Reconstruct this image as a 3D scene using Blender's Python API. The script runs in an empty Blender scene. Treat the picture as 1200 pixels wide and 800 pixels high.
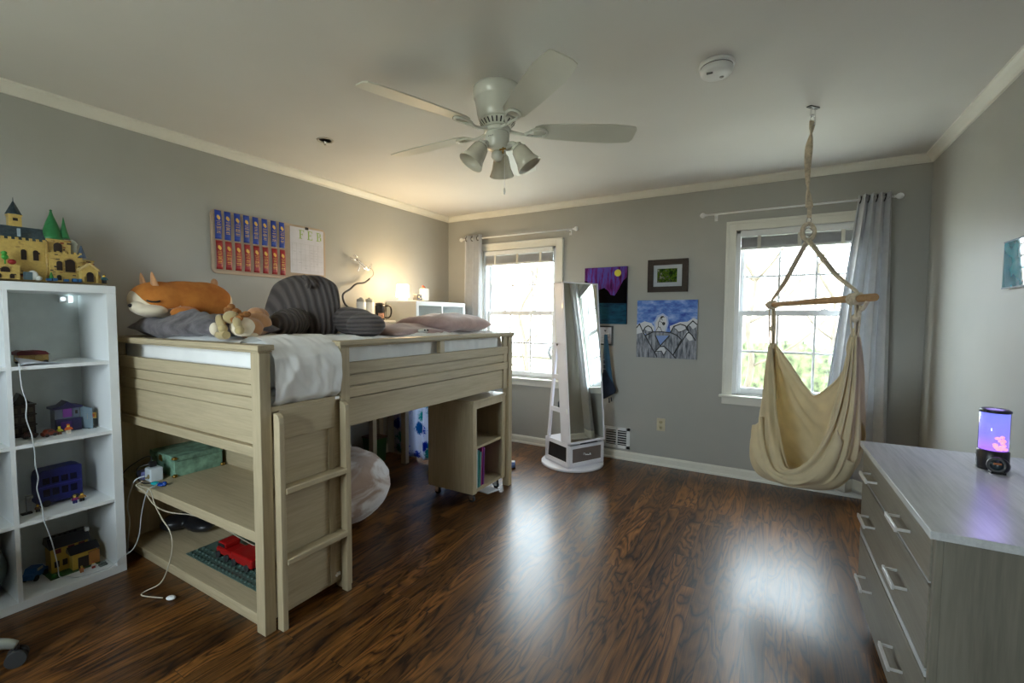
import bpy, bmesh, math, random
from mathutils import Vector, Matrix, noise, Euler
random.seed(7)
C = bpy.context.scene.collection
PI = math.pi
ORG = {}
# ------------------------------------------------------------------ materials
def _nt(name):
    m = bpy.data.materials.new(name); m.use_nodes = True
    nt = m.node_tree; b = nt.nodes['Principled BSDF']
    return m, nt, b
def N(nt, t, **k):
    n = nt.nodes.new(t)
    for a, v in k.items(): setattr(n, a, v)
    return n
def coords(nt, scale=(1, 1, 1), rot=(0, 0, 0)):
    tc = N(nt, 'ShaderNodeTexCoord'); mp = N(nt, 'ShaderNodeMapping')
    mp.inputs['Scale'].default_value = scale; mp.inputs['Rotation'].default_value = rot
    nt.links.new(tc.outputs['Object'], mp.inputs['Vector']); return mp.outputs['Vector']
def ramp(nt, src, stops):
    r = N(nt, 'ShaderNodeValToRGB'); e = r.color_ramp.elements
    while len(e) < len(stops): e.new(0.5)
    for i, (p, c) in enumerate(stops):
        e[i].position = p; e[i].color = (*c, 1)
    nt.links.new(src, r.inputs['Fac']); return r.outputs['Color']
def noi(nt, vec, sc, det=3, rough=.55, dist=0):
    n = N(nt, 'ShaderNodeTexNoise'); n.inputs['Scale'].default_value = sc; n.inputs['Detail'].default_value = det
    n.inputs['Roughness'].default_value = rough; n.inputs['Distortion'].default_value = dist
    nt.links.new(vec, n.inputs['Vector']); return n.outputs['Fac']
def bump(nt, b, src, st, dist=.002):
    u = N(nt, 'ShaderNodeBump'); u.inputs['Strength'].default_value = st; u.inputs['Distance'].default_value = dist
    nt.links.new(src, u.inputs['Height']); nt.links.new(u.outputs['Normal'], b.inputs['Normal'])
def mix(nt, fac, a, b_, mode='MIX'):
    m = N(nt, 'ShaderNodeMix', data_type='RGBA', blend_type=mode)
    if isinstance(fac, (int, float)): m.inputs[0].default_value = fac
    else: nt.links.new(fac, m.inputs[0])
    for i, s in ((6, a), (7, b_)):
        if isinstance(s, tuple): m.inputs[i].default_value = (*s, 1)
        else: nt.links.new(s, m.inputs[i])
    return m.outputs[2]
def mat(name, col, rough=.5, metal=0, var=.12, sc=12, bmp=0, bsc=60, scale=(1, 1, 1), spec=.5, coat=0, sheen=0):
    m, nt, b = _nt(name)
    v = coords(nt, scale)
    f = noi(nt, v, sc)
    lo = tuple(max(0, c * (1 - var)) for c in col); hi = tuple(min(1, c * (1 + var)) for c in col)
    nt.links.new(ramp(nt, f, [(.3, lo), (.7, hi)]), b.inputs['Base Color'])
    b.inputs['Roughness'].default_value = rough; b.inputs['Metallic'].default_value = metal
    b.inputs['Specular IOR Level'].default_value = spec; b.inputs['Coat Weight'].default_value = coat
    if sheen: b.inputs['Sheen Weight'].default_value = sheen
    if bmp: bump(nt, b, noi(nt, v, bsc, 4), bmp)
    return m
def wood(name, c1, c2, axis=0, rough=.5, freq=26, bmp=.15):
    m, nt, b = _nt(name)
    s = [1, 1, 1]; s[axis] = .06
    v = coords(nt, tuple(s))
    f = noi(nt, v, freq * .6, 4, .55, .5); g = noi(nt, v, freq * 4, 3, .6)
    c = ramp(nt, f, [(.28, c1), (.72, c2)])
    c2_ = mix(nt, .3, c, ramp(nt, g, [(.35, tuple(x * .85 for x in c1)), (.65, tuple(min(1, x * 1.08) for x in c2))]))
    nt.links.new(c2_, b.inputs['Base Color']); b.inputs['Roughness'].default_value = rough
    bump(nt, b, g, bmp, .001)
    return m
def emit(name, col, st, base=(.8, .8, .8)):
    m, nt, b = _nt(name)
    b.inputs['Base Color'].default_value = (*base, 1); b.inputs['Roughness'].default_value = .3
    b.inputs['Emission Color'].default_value = (*col, 1); b.inputs['Emission Strength'].default_value = st
    return m
def glass(name, tint=(1, 1, 1), refl=.06, rough=.0):
    m = bpy.data.materials.new(name); m.use_nodes = True; nt = m.node_tree; nt.nodes.clear()
    o = N(nt, 'ShaderNodeOutputMaterial'); t = N(nt, 'ShaderNodeBsdfTransparent'); g = N(nt, 'ShaderNodeBsdfGlossy')
    x = N(nt, 'ShaderNodeMixShader'); lw = N(nt, 'ShaderNodeLayerWeight'); pw = N(nt, 'ShaderNodeMath', operation='POWER'); pw.inputs[1].default_value = 5
    fr = N(nt, 'ShaderNodeMath', operation='MULTIPLY_ADD'); fr.inputs[1].default_value = .55; fr.inputs[2].default_value = refl * .5
    nt.links.new(lw.outputs['Facing'], pw.inputs[0]); nt.links.new(pw.outputs[0], fr.inputs[0])
    t.inputs['Color'].default_value = (*tint, 1); g.inputs['Roughness'].default_value = rough
    nt.links.new(fr.outputs[0], x.inputs[0]); nt.links.new(t.outputs[0], x.inputs[1]); nt.links.new(g.outputs[0], x.inputs[2])
    nt.links.new(x.outputs[0], o.inputs['Surface']); return m
def rib(name, c, freq=60, ax=0, rough=.9):          # corded plush: ribs across one axis
    m, nt, b = _nt(name)
    v = coords(nt)
    w = N(nt, 'ShaderNodeTexWave', wave_type='BANDS', bands_direction='XYZ'[ax]); w.inputs['Scale'].default_value = freq
    w.inputs['Distortion'].default_value = 1.5; w.inputs['Detail'].default_value = 1; w.inputs['Detail Scale'].default_value = .6
    nt.links.new(v, w.inputs['Vector'])
    nt.links.new(ramp(nt, w.outputs['Fac'], [(.1, tuple(x * .55 for x in c)), (.8, c)]), b.inputs['Base Color'])
    b.inputs['Roughness'].default_value = rough; b.inputs['Sheen Weight'].default_value = .08
    bump(nt, b, w.outputs['Fac'], .9, .012); return m

def translucent(m, col, f=.35):
    nt = m.node_tree; o = next(n for n in nt.nodes if n.type == 'OUTPUT_MATERIAL'); b = nt.nodes['Principled BSDF']
    t = N(nt, 'ShaderNodeBsdfTranslucent'); x = N(nt, 'ShaderNodeMixShader'); x.inputs[0].default_value = f
    bc = b.inputs['Base Color']
    if bc.links: nt.links.new(bc.links[0].from_socket, t.inputs['Color'])
    else: t.inputs['Color'].default_value = (*col, 1)
    nt.links.new(b.outputs[0], x.inputs[1]); nt.links.new(t.outputs[0], x.inputs[2]); nt.links.new(x.outputs[0], o.inputs['Surface']); return m
wall_c = (.386, .386, .356)
M = {}
M['wall'] = mat('wall_paint', wall_c, .55, var=.03, sc=3, bmp=.05, bsc=180)
M['ceiling'] = mat('ceiling_paint', (.68, .67, .64), .7, var=.02, sc=2, bmp=.05, bsc=120)
M['trim'] = mat('trim_paint', (.74, .73, .66), .4, var=.03, sc=8)
M['white'] = mat('white_laminate', (.74, .76, .76), .38, var=.02, sc=5)
M['whitep'] = mat('white_plastic', (.78, .79, .78), .35, var=.02, sc=20)
M['vinyl'] = mat('window_vinyl', (.78, .79, .80), .35, var=.02, sc=6)
oakA, oakB = (.38, .305, .185), (.50, .41, .262)
M['oakx'] = wood('greyed_oak_x', oakA, oakB, 0); M['oaky'] = wood('greyed_oak_y', oakA, oakB, 1); M['oakz'] = wood('greyed_oak_z', oakA, oakB, 2)
dA, dB = (.185, .172, .135), (.275, .255, .205)  # dresser wood darkened so the sides hold their shade; fronts share it
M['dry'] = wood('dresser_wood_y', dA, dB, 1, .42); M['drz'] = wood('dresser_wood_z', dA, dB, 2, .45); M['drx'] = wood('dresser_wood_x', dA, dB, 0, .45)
M['drtop'] = wood('dresser_top_lit_wood', (.52, .54, .55), (.68, .70, .70), 1, .27)  # same wood made paler: reflected window light put into the top's colour
M['nickel'] = mat('brushed_nickel', (.90, .90, .90), .35, .55, .05, 60)
M['chrome'] = mat('chrome', (.8, .8, .8), .12, 1, .02)
M['black'] = mat('black_plastic', (.012, .012, .014), .35, var=.2)
M['rubber'] = mat('black_rubber', (.02, .02, .02), .7)
M['duvet'] = mat('white_cotton', (.86, .855, .83), .85, var=.03, sc=9, bmp=.25, bsc=35, sheen=.2)
M['fur'] = mat('grey_fur', (.125, .112, .12), .95, var=.55, sc=14, bmp=.8, bsc=60, sheen=.15)
M['pink'] = mat('dusty_pink_fleece', (.42, .29, .27), .95, var=.18, sc=10, bmp=.5, bsc=50, sheen=.5)
M['ribz'] = rib('ribbed_grey_plush', (.120, .100, .094), 12, 1)
M['ribx'] = rib('ribbed_grey_plush_arm', (.120, .100, .094), 13, 2)
M['canvas'] = translucent(mat('cream_canvas', (.76, .66, .44), .85, var=.08, sc=7, bmp=.4, bsc=45, sheen=.2), None, .3)
M['rope'] = mat('cotton_rope', (.58, .50, .37), .9, var=.2, sc=60, bmp=.6, bsc=150)
M['dowel'] = wood('spreader_wood', (.36, .20, .08), (.52, .32, .15), 0, .5, 20)
M['curt'] = translucent(mat('grey_curtain_fabric', (.64, .655, .68), .8, var=.05, sc=20, bmp=.2, bsc=200, sheen=.2), None, .22)
M['hem'] = mat('pale_curtain_lining', (.62, .62, .56), .85, var=.04, sc=20)
M['mirror'] = mat('mirror_glass', (.86, .89, .87), .015, 1, 0)
M['glass'] = glass('window_glass'); M['pglass'] = glass('picture_glass', refl=.0, rough=.12)
M['lilac'] = mat('white_lilac_paint', (.82, .81, .87), .35, var=.02)
M['fan'] = mat('fan_white_enamel', (.76, .77, .70), .25, var=.02, sc=6, coat=.4)
M['blade'] = mat('fan_blade', (.66, .66, .58), .4, var=.03, sc=6)
M['shade'] = mat('frosted_shade', (.72, .69, .58), .25, var=.06, sc=18, coat=.5)
M['brass'] = mat('antique_brass', (.40, .24, .06), .35, 1, .15, 40)
M['bean'] = mat('beanbag_fur_cream', (.66, .58, .53), .95, var=.12, sc=10, bmp=.7, bsc=50, sheen=.5)
nt = M['bean'].node_tree; v = coords(nt, (1, 1, 2.5)); nt.links.new(ramp(nt, noi(nt, v, 3.2, 3, .5, 1.2), [(.40, (.76, .70, .66)), (.55, (.42, .29, .22))]), nt.nodes['Principled BSDF'].inputs['Base Color'])
M['orange'] = mat('orange_plush', (.50, .17, .025), .95, var=.18, sc=12, bmp=.4, bsc=120, sheen=.15)
M['creamp'] = mat('cream_plush', (.74, .64, .48), .95, var=.06, sc=12, bmp=.4, bsc=120, sheen=.3)
M['tan'] = mat('tan_plush', (.47, .24, .11), .95, var=.15, sc=14, bmp=.4, bsc=120, sheen=.3)
M['beige'] = mat('beige_plush', (.44, .34, .16), .95, var=.15, sc=16, bmp=.4, bsc=120, sheen=.3)
M['mane'] = mat('brown_mane_yarn', (.30, .12, .03), .95, var=.4, sc=40, bmp=.8, bsc=160)
def flat(name, c, rough=.5, **k):
    if name not in M: M[name] = mat(name, c, rough, var=k.pop('var', .06), **k)
    return M[name]
# floor: narrow oak strips running towards the windows
def floor_mat():
    m, nt, b = _nt('dark_stained_oak_strips')
    tc = N(nt, 'ShaderNodeTexCoord')
    mp = N(nt, 'ShaderNodeMapping'); mp.inputs['Rotation'].default_value = (0, 0, PI / 2)
    nt.links.new(tc.outputs['Object'], mp.inputs['Vector'])
    br = N(nt, 'ShaderNodeTexBrick'); br.offset = .37; br.offset_frequency = 3; br.squash = .7; br.squash_frequency = 5
    for k, v in (('Scale', 1), ('Mortar Size', .0009), ('Mortar Smooth', .2), ('Brick Width', 1.1), ('Row Height', .076)): br.inputs[k].default_value = v
    br.inputs['Color1'].default_value = (0, 0, 0, 1); br.inputs['Color2'].default_value = (1, 1, 1, 1); br.inputs['Mortar'].default_value = (.0, .0, .0, 1)
    nt.links.new(mp.outputs['Vector'], br.inputs['Vector'])
    # per-plank offset for the grain
    sh = N(nt, 'ShaderNodeVectorMath', operation='MULTIPLY_ADD')
    nt.links.new(br.outputs['Color'], sh.inputs[0]); sh.inputs[1].default_value = (7, 13, 3); nt.links.new(tc.outputs['Object'], sh.inputs[2])
    m2 = N(nt, 'ShaderNodeMapping'); m2.inputs['Scale'].default_value = (1, .15, 1); nt.links.new(sh.outputs[0], m2.inputs['Vector'])
    g1 = noi(nt, m2.outputs['Vector'], 8, 3, .5, .7)
    ml = N(nt, 'ShaderNodeMath', operation='MULTIPLY'); ml.inputs[1].default_value = 11; nt.links.new(g1, ml.inputs[0])
    fr = N(nt, 'ShaderNodeMath', operation='PINGPONG'); fr.inputs[1].default_value = .5; nt.links.new(ml.outputs[0], fr.inputs[0])
    rings = ramp(nt, fr.outputs[0], [(.0, (.016, .006, .002)), (.16, (.095, .037, .008)), (.5, (.165, .068, .014))])
    m3 = N(nt, 'ShaderNodeMapping'); m3.inputs['Scale'].default_value = (1, .03, 1); nt.links.new(sh.outputs[0], m3.inputs['Vector'])
    fine = noi(nt, m3.outputs['Vector'], 160, 3, .7)
    fc = ramp(nt, fine, [(.35, (.45, .42, .40)), (.62, (1.1, 1.1, 1.1))])
    c = mix(nt, .75, rings, fc, 'MULTIPLY')
    plank = ramp(nt, br.outputs['Color'], [(0, (.55, .5, .46)), (.5, (1, 1, 1)), (1, (1.55, 1.5, 1.4))])
    c = mix(nt, .85, c, plank, 'MULTIPLY')
    mo = ramp(nt, br.outputs['Fac'], [(0, (1, 1, 1)), (1, (.15, .15, .15))])
    c = mix(nt, 1, c, mo, 'MULTIPLY')
    nt.links.new(c, b.inputs['Base Color'])
    rr = N(nt, 'ShaderNodeMapRange'); rr.inputs[3].default_value = .30; rr.inputs[4].default_value = .46
    nt.links.new(fine, rr.inputs[0]); nt.links.new(rr.outputs[0], b.inputs['Roughness'])
    b.inputs['Coat Weight'].default_value = .3; b.inputs['Coat Roughness'].default_value = .24
    b.inputs['Specular IOR Level'].default_value = .38
    s = N(nt, 'ShaderNodeMath', operation='SUBTRACT'); nt.links.new(fr.outputs[0], s.inputs[0]); nt.links.new(br.outputs['Fac'], s.inputs[1])
    bump(nt, b, s.outputs[0], .22, .0012)
    return m
M['floor'] = floor_mat()
# ------------------------------------------------------------------ mesh building
class MB:
    def __init__(s): s.bm = bmesh.new(); s.mi = 0
    def _f(s, vs, smooth=False):
        try: f = s.bm.faces.new(vs)
        except ValueError: return None
        f.smooth = smooth; f.material_index = s.mi; return f
    def box(s, x0, x1, y0, y1, z0, z1, mtx=None):
        if x1 < x0: x0, x1 = x1, x0
        if y1 < y0: y0, y1 = y1, y0
        if z1 < z0: z0, z1 = z1, z0
        P = [Vector(p) for p in ((x0, y0, z0), (x1, y0, z0), (x1, y1, z0), (x0, y1, z0), (x0, y0, z1), (x1, y0, z1), (x1, y1, z1), (x0, y1, z1))]
        if mtx is not None: P = [mtx @ p for p in P]
        v = [s.bm.verts.new(p) for p in P]
        for q in ((3, 2, 1, 0), (4, 5, 6, 7), (0, 1, 5, 4), (1, 2, 6, 5), (2, 3, 7, 6), (3, 0, 4, 7)): s._f([v[i] for i in q])
        return s
    def hexa(s, pts):       # eight corners, bottom four then top four, counter-clockwise seen from above
        v = [s.bm.verts.new(p) for p in pts]
        for q in ((3, 2, 1, 0), (4, 5, 6, 7), (0, 1, 5, 4), (1, 2, 6, 5), (2, 3, 7, 6), (3, 0, 4, 7)): s._f([v[i] for i in q])
        return s
    def lathe(s, prof, c=(0, 0, 0), n=24, ax=(0, 0, 1), smooth=True, scale=(1, 1)):
        ax = Vector(ax).normalized(); q = Vector((0, 0, 1)).rotation_difference(ax); c = Vector(c)
        rings = []
        for r, z in prof:
            if r < 1e-5: rings.append([s.bm.verts.new(c + q @ Vector((0, 0, z)))])
            else: rings.append([s.bm.verts.new(c + q @ Vector((r * scale[0] * math.cos(2 * PI * k / n), r * scale[1] * math.sin(2 * PI * k / n), z))) for k in range(n)])
        for a, b in zip(rings, rings[1:]):
            for k in range(n):
                k2 = (k + 1) % n
                if len(a) == 1 and len(b) == 1: break
                if len(a) == 1: s._f([a[0], b[k2], b[k]][::-1], smooth)
                elif len(b) == 1: s._f([a[k], a[k2], b[0]], smooth)
                else: s._f([a[k], a[k2], b[k2], b[k]], smooth)
        if len(rings[0]) > 1: s._f(rings[0][::-1])
        if len(rings[-1]) > 1: s._f(rings[-1])
        return s
    def cyl(s, p0, p1, r0, r1=None, n=16):
        p0 = Vector(p0); p1 = Vector(p1); d = p1 - p0; r1 = r0 if r1 is None else r1
        return s.lathe([(r0, 0), (r1, d.length)], p0, n, d)
    def tube(s, pts, r, n=8, sub=4, closed=False, flatten=1):
        P = [Vector(p) for p in pts]
        R = r if isinstance(r, (list, tuple)) else [r] * len(P)
        if sub > 1:
            Q = []; RR = []; L = len(P)
            rng = range(L if closed else L - 1)
            for i in rng:
                g = lambda j: P[j % L] if closed else P[max(0, min(L - 1, j))]
                a, b, c, d = g(i - 1), g(i), g(i + 1), g(i + 2)
                for k in range(sub):
                    t = k / sub
                    Q.append(.5 * ((2 * b) + (c - a) * t + (2 * a - 5 * b + 4 * c - d) * t * t + (3 * b - a - 3 * c + d) * t ** 3))
                    RR.append(R[i] * (1 - t) + R[(i + 1) % L] * t)
            if not closed: Q.append(P[-1]); RR.append(R[-1])
            P, R = Q, RR
        L = len(P); rings = []; up = None
        for i in range(L):
            t = (P[(i + 1) % L] - P[i - 1]) if closed else (P[min(L - 1, i + 1)] - P[max(0, i - 1)])
            if t.length < 1e-9: t = Vector((0, 0, 1))
            t.normalize()
            if up is None:
                up = Vector((0, 0, 1)) if abs(t.z) < .9 else Vector((1, 0, 0))
            up = (up - t * up.dot(t)).normalized(); sd = t.cross(up)
            rings.append([s.bm.verts.new(P[i] + (up * math.sin(2 * PI * k / n) * flatten + sd * math.cos(2 * PI * k / n)) * R[i]) for k in range(n)])
        m = L if closed else L - 1
        for i in range(m):
            a, b = rings[i], rings[(i + 1) % L]
            for k in range(n): s._f([a[k], a[(k + 1) % n], b[(k + 1) % n], b[k]][::-1], True)
        if not closed: s._f(rings[0]); s._f(rings[-1][::-1])
        return s
    def ell(s, c, r, rot=None, nu=20, nv=12):
        if not isinstance(r, (tuple, list)): r = (r, r, r)
        R = Euler(rot).to_matrix() if rot else Matrix.Identity(3); c = Vector(c); rings = []
        for j in range(nv + 1):
            a = PI * j / nv
            if j in (0, nv): rings.append([s.bm.verts.new(c + R @ Vector((0, 0, r[2] * math.cos(a))))])
            else: rings.append([s.bm.verts.new(c + R @ Vector((r[0] * math.sin(a) * math.cos(2 * PI * k / nu), r[1] * math.sin(a) * math.sin(2 * PI * k / nu), r[2] * math.cos(a)))) for k in range(nu)])
        for a, b in zip(rings, rings[1:]):
            for k in range(nu):
                k2 = (k + 1) % nu
                if len(a) == 1: s._f([a[0], b[k], b[k2]], True)
                elif len(b) == 1: s._f([a[k], b[0], a[k2]], True)
                else: s._f([a[k], b[k], b[k2], a[k2]], True)
        return s
    def prism(s, poly, plane, a, b, smooth=False):
        def p3(u, v, w): return {'xy': (u, v, w), 'xz': (u, w, v), 'yz': (w, u, v)}[plane]
        A = [s.bm.verts.new(p3(u, v, a)) for u, v in poly]; B = [s.bm.verts.new(p3(u, v, b)) for u, v in poly]
        n = len(poly); s._f(A[::-1]); s._f(B)
        for i in range(n): s._f([A[i], A[(i + 1) % n], B[(i + 1) % n], B[i]], smooth)
        return s
    def grid(s, fn, nu, nv, smooth=True, closeu=False, cap=False):
        V = [[s.bm.verts.new(fn(i / nu, j / nv)) for j in range(nv + 1)] for i in range(nu + (0 if closeu else 1))]
        L = len(V)
        for i in range(nu):
            for j in range(nv): s._f([V[i][j], V[(i + 1) % L][j], V[(i + 1) % L][j + 1], V[i][j + 1]], smooth)
        if cap: s._f([r[0] for r in V]); s._f([r[-1] for r in V][::-1])
        return s
    def done(s, name, mats, parent=None, label=None, cat=None, group=None, kind=None, loc=None, bevel=0, solid=0, subs=0, remesh=0, local=False, recalc=True):
        if recalc: bmesh.ops.recalc_face_normals(s.bm, faces=s.bm.faces)
        if loc is None and parent is None:
            xs = [v.co for v in s.bm.verts]
            lo = Vector([min(v[i] for v in xs) for i in range(3)]); hi = Vector([max(v[i] for v in xs) for i in range(3)])
            loc = ((lo.x + hi.x) / 2, (lo.y + hi.y) / 2, lo.z)
        org = Vector(loc) if parent is None else ORG[parent.name]
        if org.length: bmesh.ops.translate(s.bm, verts=s.bm.verts, vec=-org)
        me = bpy.data.meshes.new(name); s.bm.to_mesh(me); s.bm.free()
        for m in (mats if isinstance(mats, (list, tuple)) else [mats]): me.materials.append(m)
        o = bpy.data.objects.new(name, me); C.objects.link(o)
        if parent is None: o.location = org
        else: o.parent = parent
        ORG[o.name] = org
        if remesh:
            r = o.modifiers.new('r', 'REMESH'); r.mode = 'VOXEL'; r.voxel_size = remesh; r.use_smooth_shade = True
            q = o.modifiers.new('s', 'SMOOTH'); q.factor = .5; q.iterations = 6
        if subs: q = o.modifiers.new('u', 'SUBSURF'); q.levels = subs; q.render_levels = subs
        if solid: q = o.modifiers.new('t', 'SOLIDIFY'); q.thickness = solid; q.offset = 0
        if bevel: q = o.modifiers.new('b', 'BEVEL'); q.width = bevel; q.segments = 2; q.limit_method = 'ANGLE'; q.angle_limit = .7
        tag(o, label, cat, group, kind); return o
def tag(o, label=None, cat=None, group=None, kind=None):
    if label: o['label'] = label
    if cat: o['category'] = cat
    if group: o['group'] = group
    if kind: o['kind'] = kind
def thing(name, label, cat, loc=(0, 0, 0), rz=0, group=None, kind=None):
    o = bpy.data.objects.new(name, None); C.objects.link(o); o.location = loc; o.rotation_euler = (0, 0, rz)
    o.empty_display_size = .05
    ORG[o.name] = Vector(loc) if rz == 0 else Vector((0, 0, 0))
    tag(o, label, cat, group, kind); return o
def dup(o, loc, label=None, rz=None, group=None, parent=None):
    def cp(a, p):
        c = a.copy(); C.objects.link(c); ORG[c.name] = ORG.get(a.name, Vector())
        if p is not None: c.parent = p
        for ch in [x for x in bpy.data.objects if x.parent == a]: cp(ch, c)
        return c
    c = cp(o, parent); c.location = loc
    if rz is not None: c.rotation_euler = (0, 0, rz)
    if label: c['label'] = label
    if group: c['group'] = group
    return c
def nz(x, y, z=0, s=1): return noise.noise(Vector((x * s, y * s, z * s)))

# ------------------------------------------------------------------ room
XL, XR, YB, YF, H = -3.26, .883, 4.14, -1.0, 2.44
MB().box(XL - .12, XR + .12, YF - .12, YB + .14, -.12, 0).done('floor', M['floor'], kind='structure', loc=(0, 0, 0))
MB().box(XL - .12, XR + .12, YF - .12, YB + .14, H, H + .12).done('ceiling', M['ceiling'], kind='structure')
MB().box(XL - .12, XL, YF - .12, YB + .14, 0, H).done('wall_left', M['wall'], kind='structure')
MB().box(XR, XR + .12, YF - .12, YB + .14, 0, H).done('wall_right', M['wall'], kind='structure')
W = {1: .130, 2: -2.340}           # window centres
OH, Z0, Z1 = .44, .70, 2.035       # half width and height of the openings
def holed(y0, y1, holes, name):
    b = MB(); xs = XL
    for c, h, z0, z1 in sorted(holes):
        b.box(xs, c - h, y0, y1, 0, H); b.box(c - h, c + h, y0, y1, 0, z0); b.box(c - h, c + h, y0, y1, z1, H); xs = c + h
    b.box(xs, XR, y0, y1, 0, H); return b.done(name, M['wall'], kind='structure')
holed(YB, YB + .14, [(W[1], OH, Z0, Z1), (W[2], OH, Z0, Z1)], 'wall_back')
holed(YF - .12, YF, [(-1.65, .55, .85, 2.0), (-.3, .43, 0, 2.03)], 'wall_front')  # first opening is for the added fill window, second for the door
def crown(name, a, b, axis, at, sgn):
    prof = [(0, H), (.05, H), (.05, H - .012), (.036, H - .022), (.018, H - .042), (.012, H - .055), (0, H - .055)]
    m = MB(); poly = [(at + sgn * d, z) for d, z in prof]
    if axis == 'y': m.prism(poly, 'xz', a, b)
    else: m.prism(poly, 'yz', a, b)
    m.done(name, M['trim'], kind='structure')
crown('trim_1', YF, YB, 'y', XL, 1); crown('trim_2', XL, XR, 'x', YB, -1); crown('trim_3', YF, YB, 'y', XR, -1)
def base(name, a, b, axis, at, sgn):
    prof = [(0, 0), (.024, 0), (.022, .014), (.014, .02), (.014, .062), (.006, .076), (0, .078)]
    m = MB(); poly = [(at + sgn * d, z) for d, z in prof]
    if axis == 'y': m.prism(poly, 'xz', a, b)
    else: m.prism(poly, 'yz', a, b)
    m.done(name, M['trim'], kind='structure')
base('baseboard_left', YF, YB, 'y', XL, 1); base('baseboard_back', XL, XR, 'x', YB, -1); base('baseboard_right', YF, YB, 'y', XR, -1)

def window(i):
    c = W[i]
    t = thing('window_%d' % i, None, None, (c, YB, Z0), kind='structure')
    b = MB(); o = .508; k = OH - .006
    b.box(c - o, c - k, YB - .02, YB, .684, 2.1); b.box(c + k, c + o, YB - .02, YB, .684, 2.1); b.box(c - k, c + k, YB - .02, YB, Z1 - .006, 2.1)
    b.box(c - o, c - o + .02, YB - .028, YB - .019, .69, 2.1); b.box(c + o - .02, c + o, YB - .028, YB - .019, .69, 2.1); b.box(c - o, c + o, YB - .028, YB - .019, 2.082, 2.104)
    b.done('window_casing', M['trim'], t, bevel=.002)
    b = MB(); b.box(c - o - .02, c + o + .02, YB - .06, YB + .05, .672, .69)
    b.done('window_sill', M['trim'], t, bevel=.004)
    MB().box(c - o, c + o, YB - .022, YB, .612, .672).box(c - o + .005, c + o - .005, YB - .03, YB, .65, .672).done('window_apron', M['trim'], t, bevel=.002)
    b = MB(); q = OH - .004
    b.box(c - q, c - q + .035, YB, YB + .13, .69, Z1 - .002); b.box(c + q - .035, c + q, YB, YB + .13, .69, Z1 - .002); b.box(c - q, c + q, YB, YB + .13, Z1 - .03, Z1 - .004)
    b.box(c - q, c + q, YB + .02, YB + .13, .6905, .70)
    b.done('window_jamb', M['vinyl'], t)
    g = .372
    for nm, y, z0, z1, gz0, gz1, mz in (('upper_sash', YB + .075, 1.345, 2.0, 1.375, 1.955, 1.662), ('lower_sash', YB + .035, .70, 1.385, .752, 1.342, 1.05)):
        s = MB(); e = OH - .04
        s.box(c - e, c - g, y, y + .034, z0, z1); s.box(c + g, c + e, y, y + .034, z0, z1)
        s.box(c - g, c + g, y, y + .034, z0, gz0); s.box(c - g, c + g, y, y + .034, gz1, z1)
        so = s.done(nm, M['vinyl'], t, bevel=.002)
        m = MB()
        for k in (-1, 1): m.box(c + k * g / 3 - .008, c + k * g / 3 + .008, y + .009, y + .025, gz0, gz1)
        m.box(c - g, c + g, y + .0095, y + .0245, mz - .008, mz + .008)
        m.done('muntin', M['vinyl'], so)
        MB().box(c - g - .004, c + g + .004, y + .015, y + .019, gz0 - .004, gz1 + .004).done('pane', M['glass'], so)
    for dx in (-.18, .18):
        MB().box(c + dx - .025, c + dx + .025, YB + .012, YB + .036, 1.384, 1.392).lathe([(.012, 0), (.012, .008), (.004, .012)], (c + dx, YB + .04, 1.388), 12).done('sash_lock', M['vinyl'], t)
    return t
window(1); window(2)
# unseen window added behind the camera as fill light, next to a door
t = thing('window_3', None, None, (-1.65, YF, .85), kind='structure')
b = MB()
for x0, x1, z0, z1 in ((-2.27, -2.2, .78, 2.07), (-1.10, -1.03, .78, 2.07), (-2.2, -1.10, 2.0, 2.07), (-2.2, -1.10, .78, .85)): b.box(x0, x1, YF, YF + .02, z0, z1)
b.done('window_casing', M['trim'], t)
b = MB()
for x0, x1, z0, z1 in ((-2.2, -2.15, .85, 2.0), (-1.15, -1.1, .85, 2.0), (-2.15, -1.15, 1.95, 2.0), (-2.15, -1.15, .85, .9), (-2.15, -1.15, 1.40, 1.44)): b.box(x0, x1, YF - .08, YF - .04, z0, z1)
b.done('sash', M['vinyl'], t)
MB().box(-2.15, -1.15, YF - .062, YF - .058, .9, 1.95).done('pane', M['glass'], t)
t = thing('door_1', None, None, (-.3, YF - .06, 0), kind='structure')
b = MB().box(-.725, .125, YF - .08, YF - .04, .005, 2.025)
for x0, x1 in ((-.63, -.35), (-.25, .03)):
    for z0, z1 in ((.2, .75), (.9, 1.85)): b.box(x0, x1, YF - .04, YF - .034, z0, z1)
b.done('door_panel', M['trim'], t, bevel=.003)
MB().lathe([(.028, 0), (.028, .006), (.012, .01), (.012, .035), (.027, .045), (.027, .06), (.012, .07), (0, .072)], (-.67, YF - .04, .95), 20, (0, 1, 0)).done('door_handle', M['nickel'], t)

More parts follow.
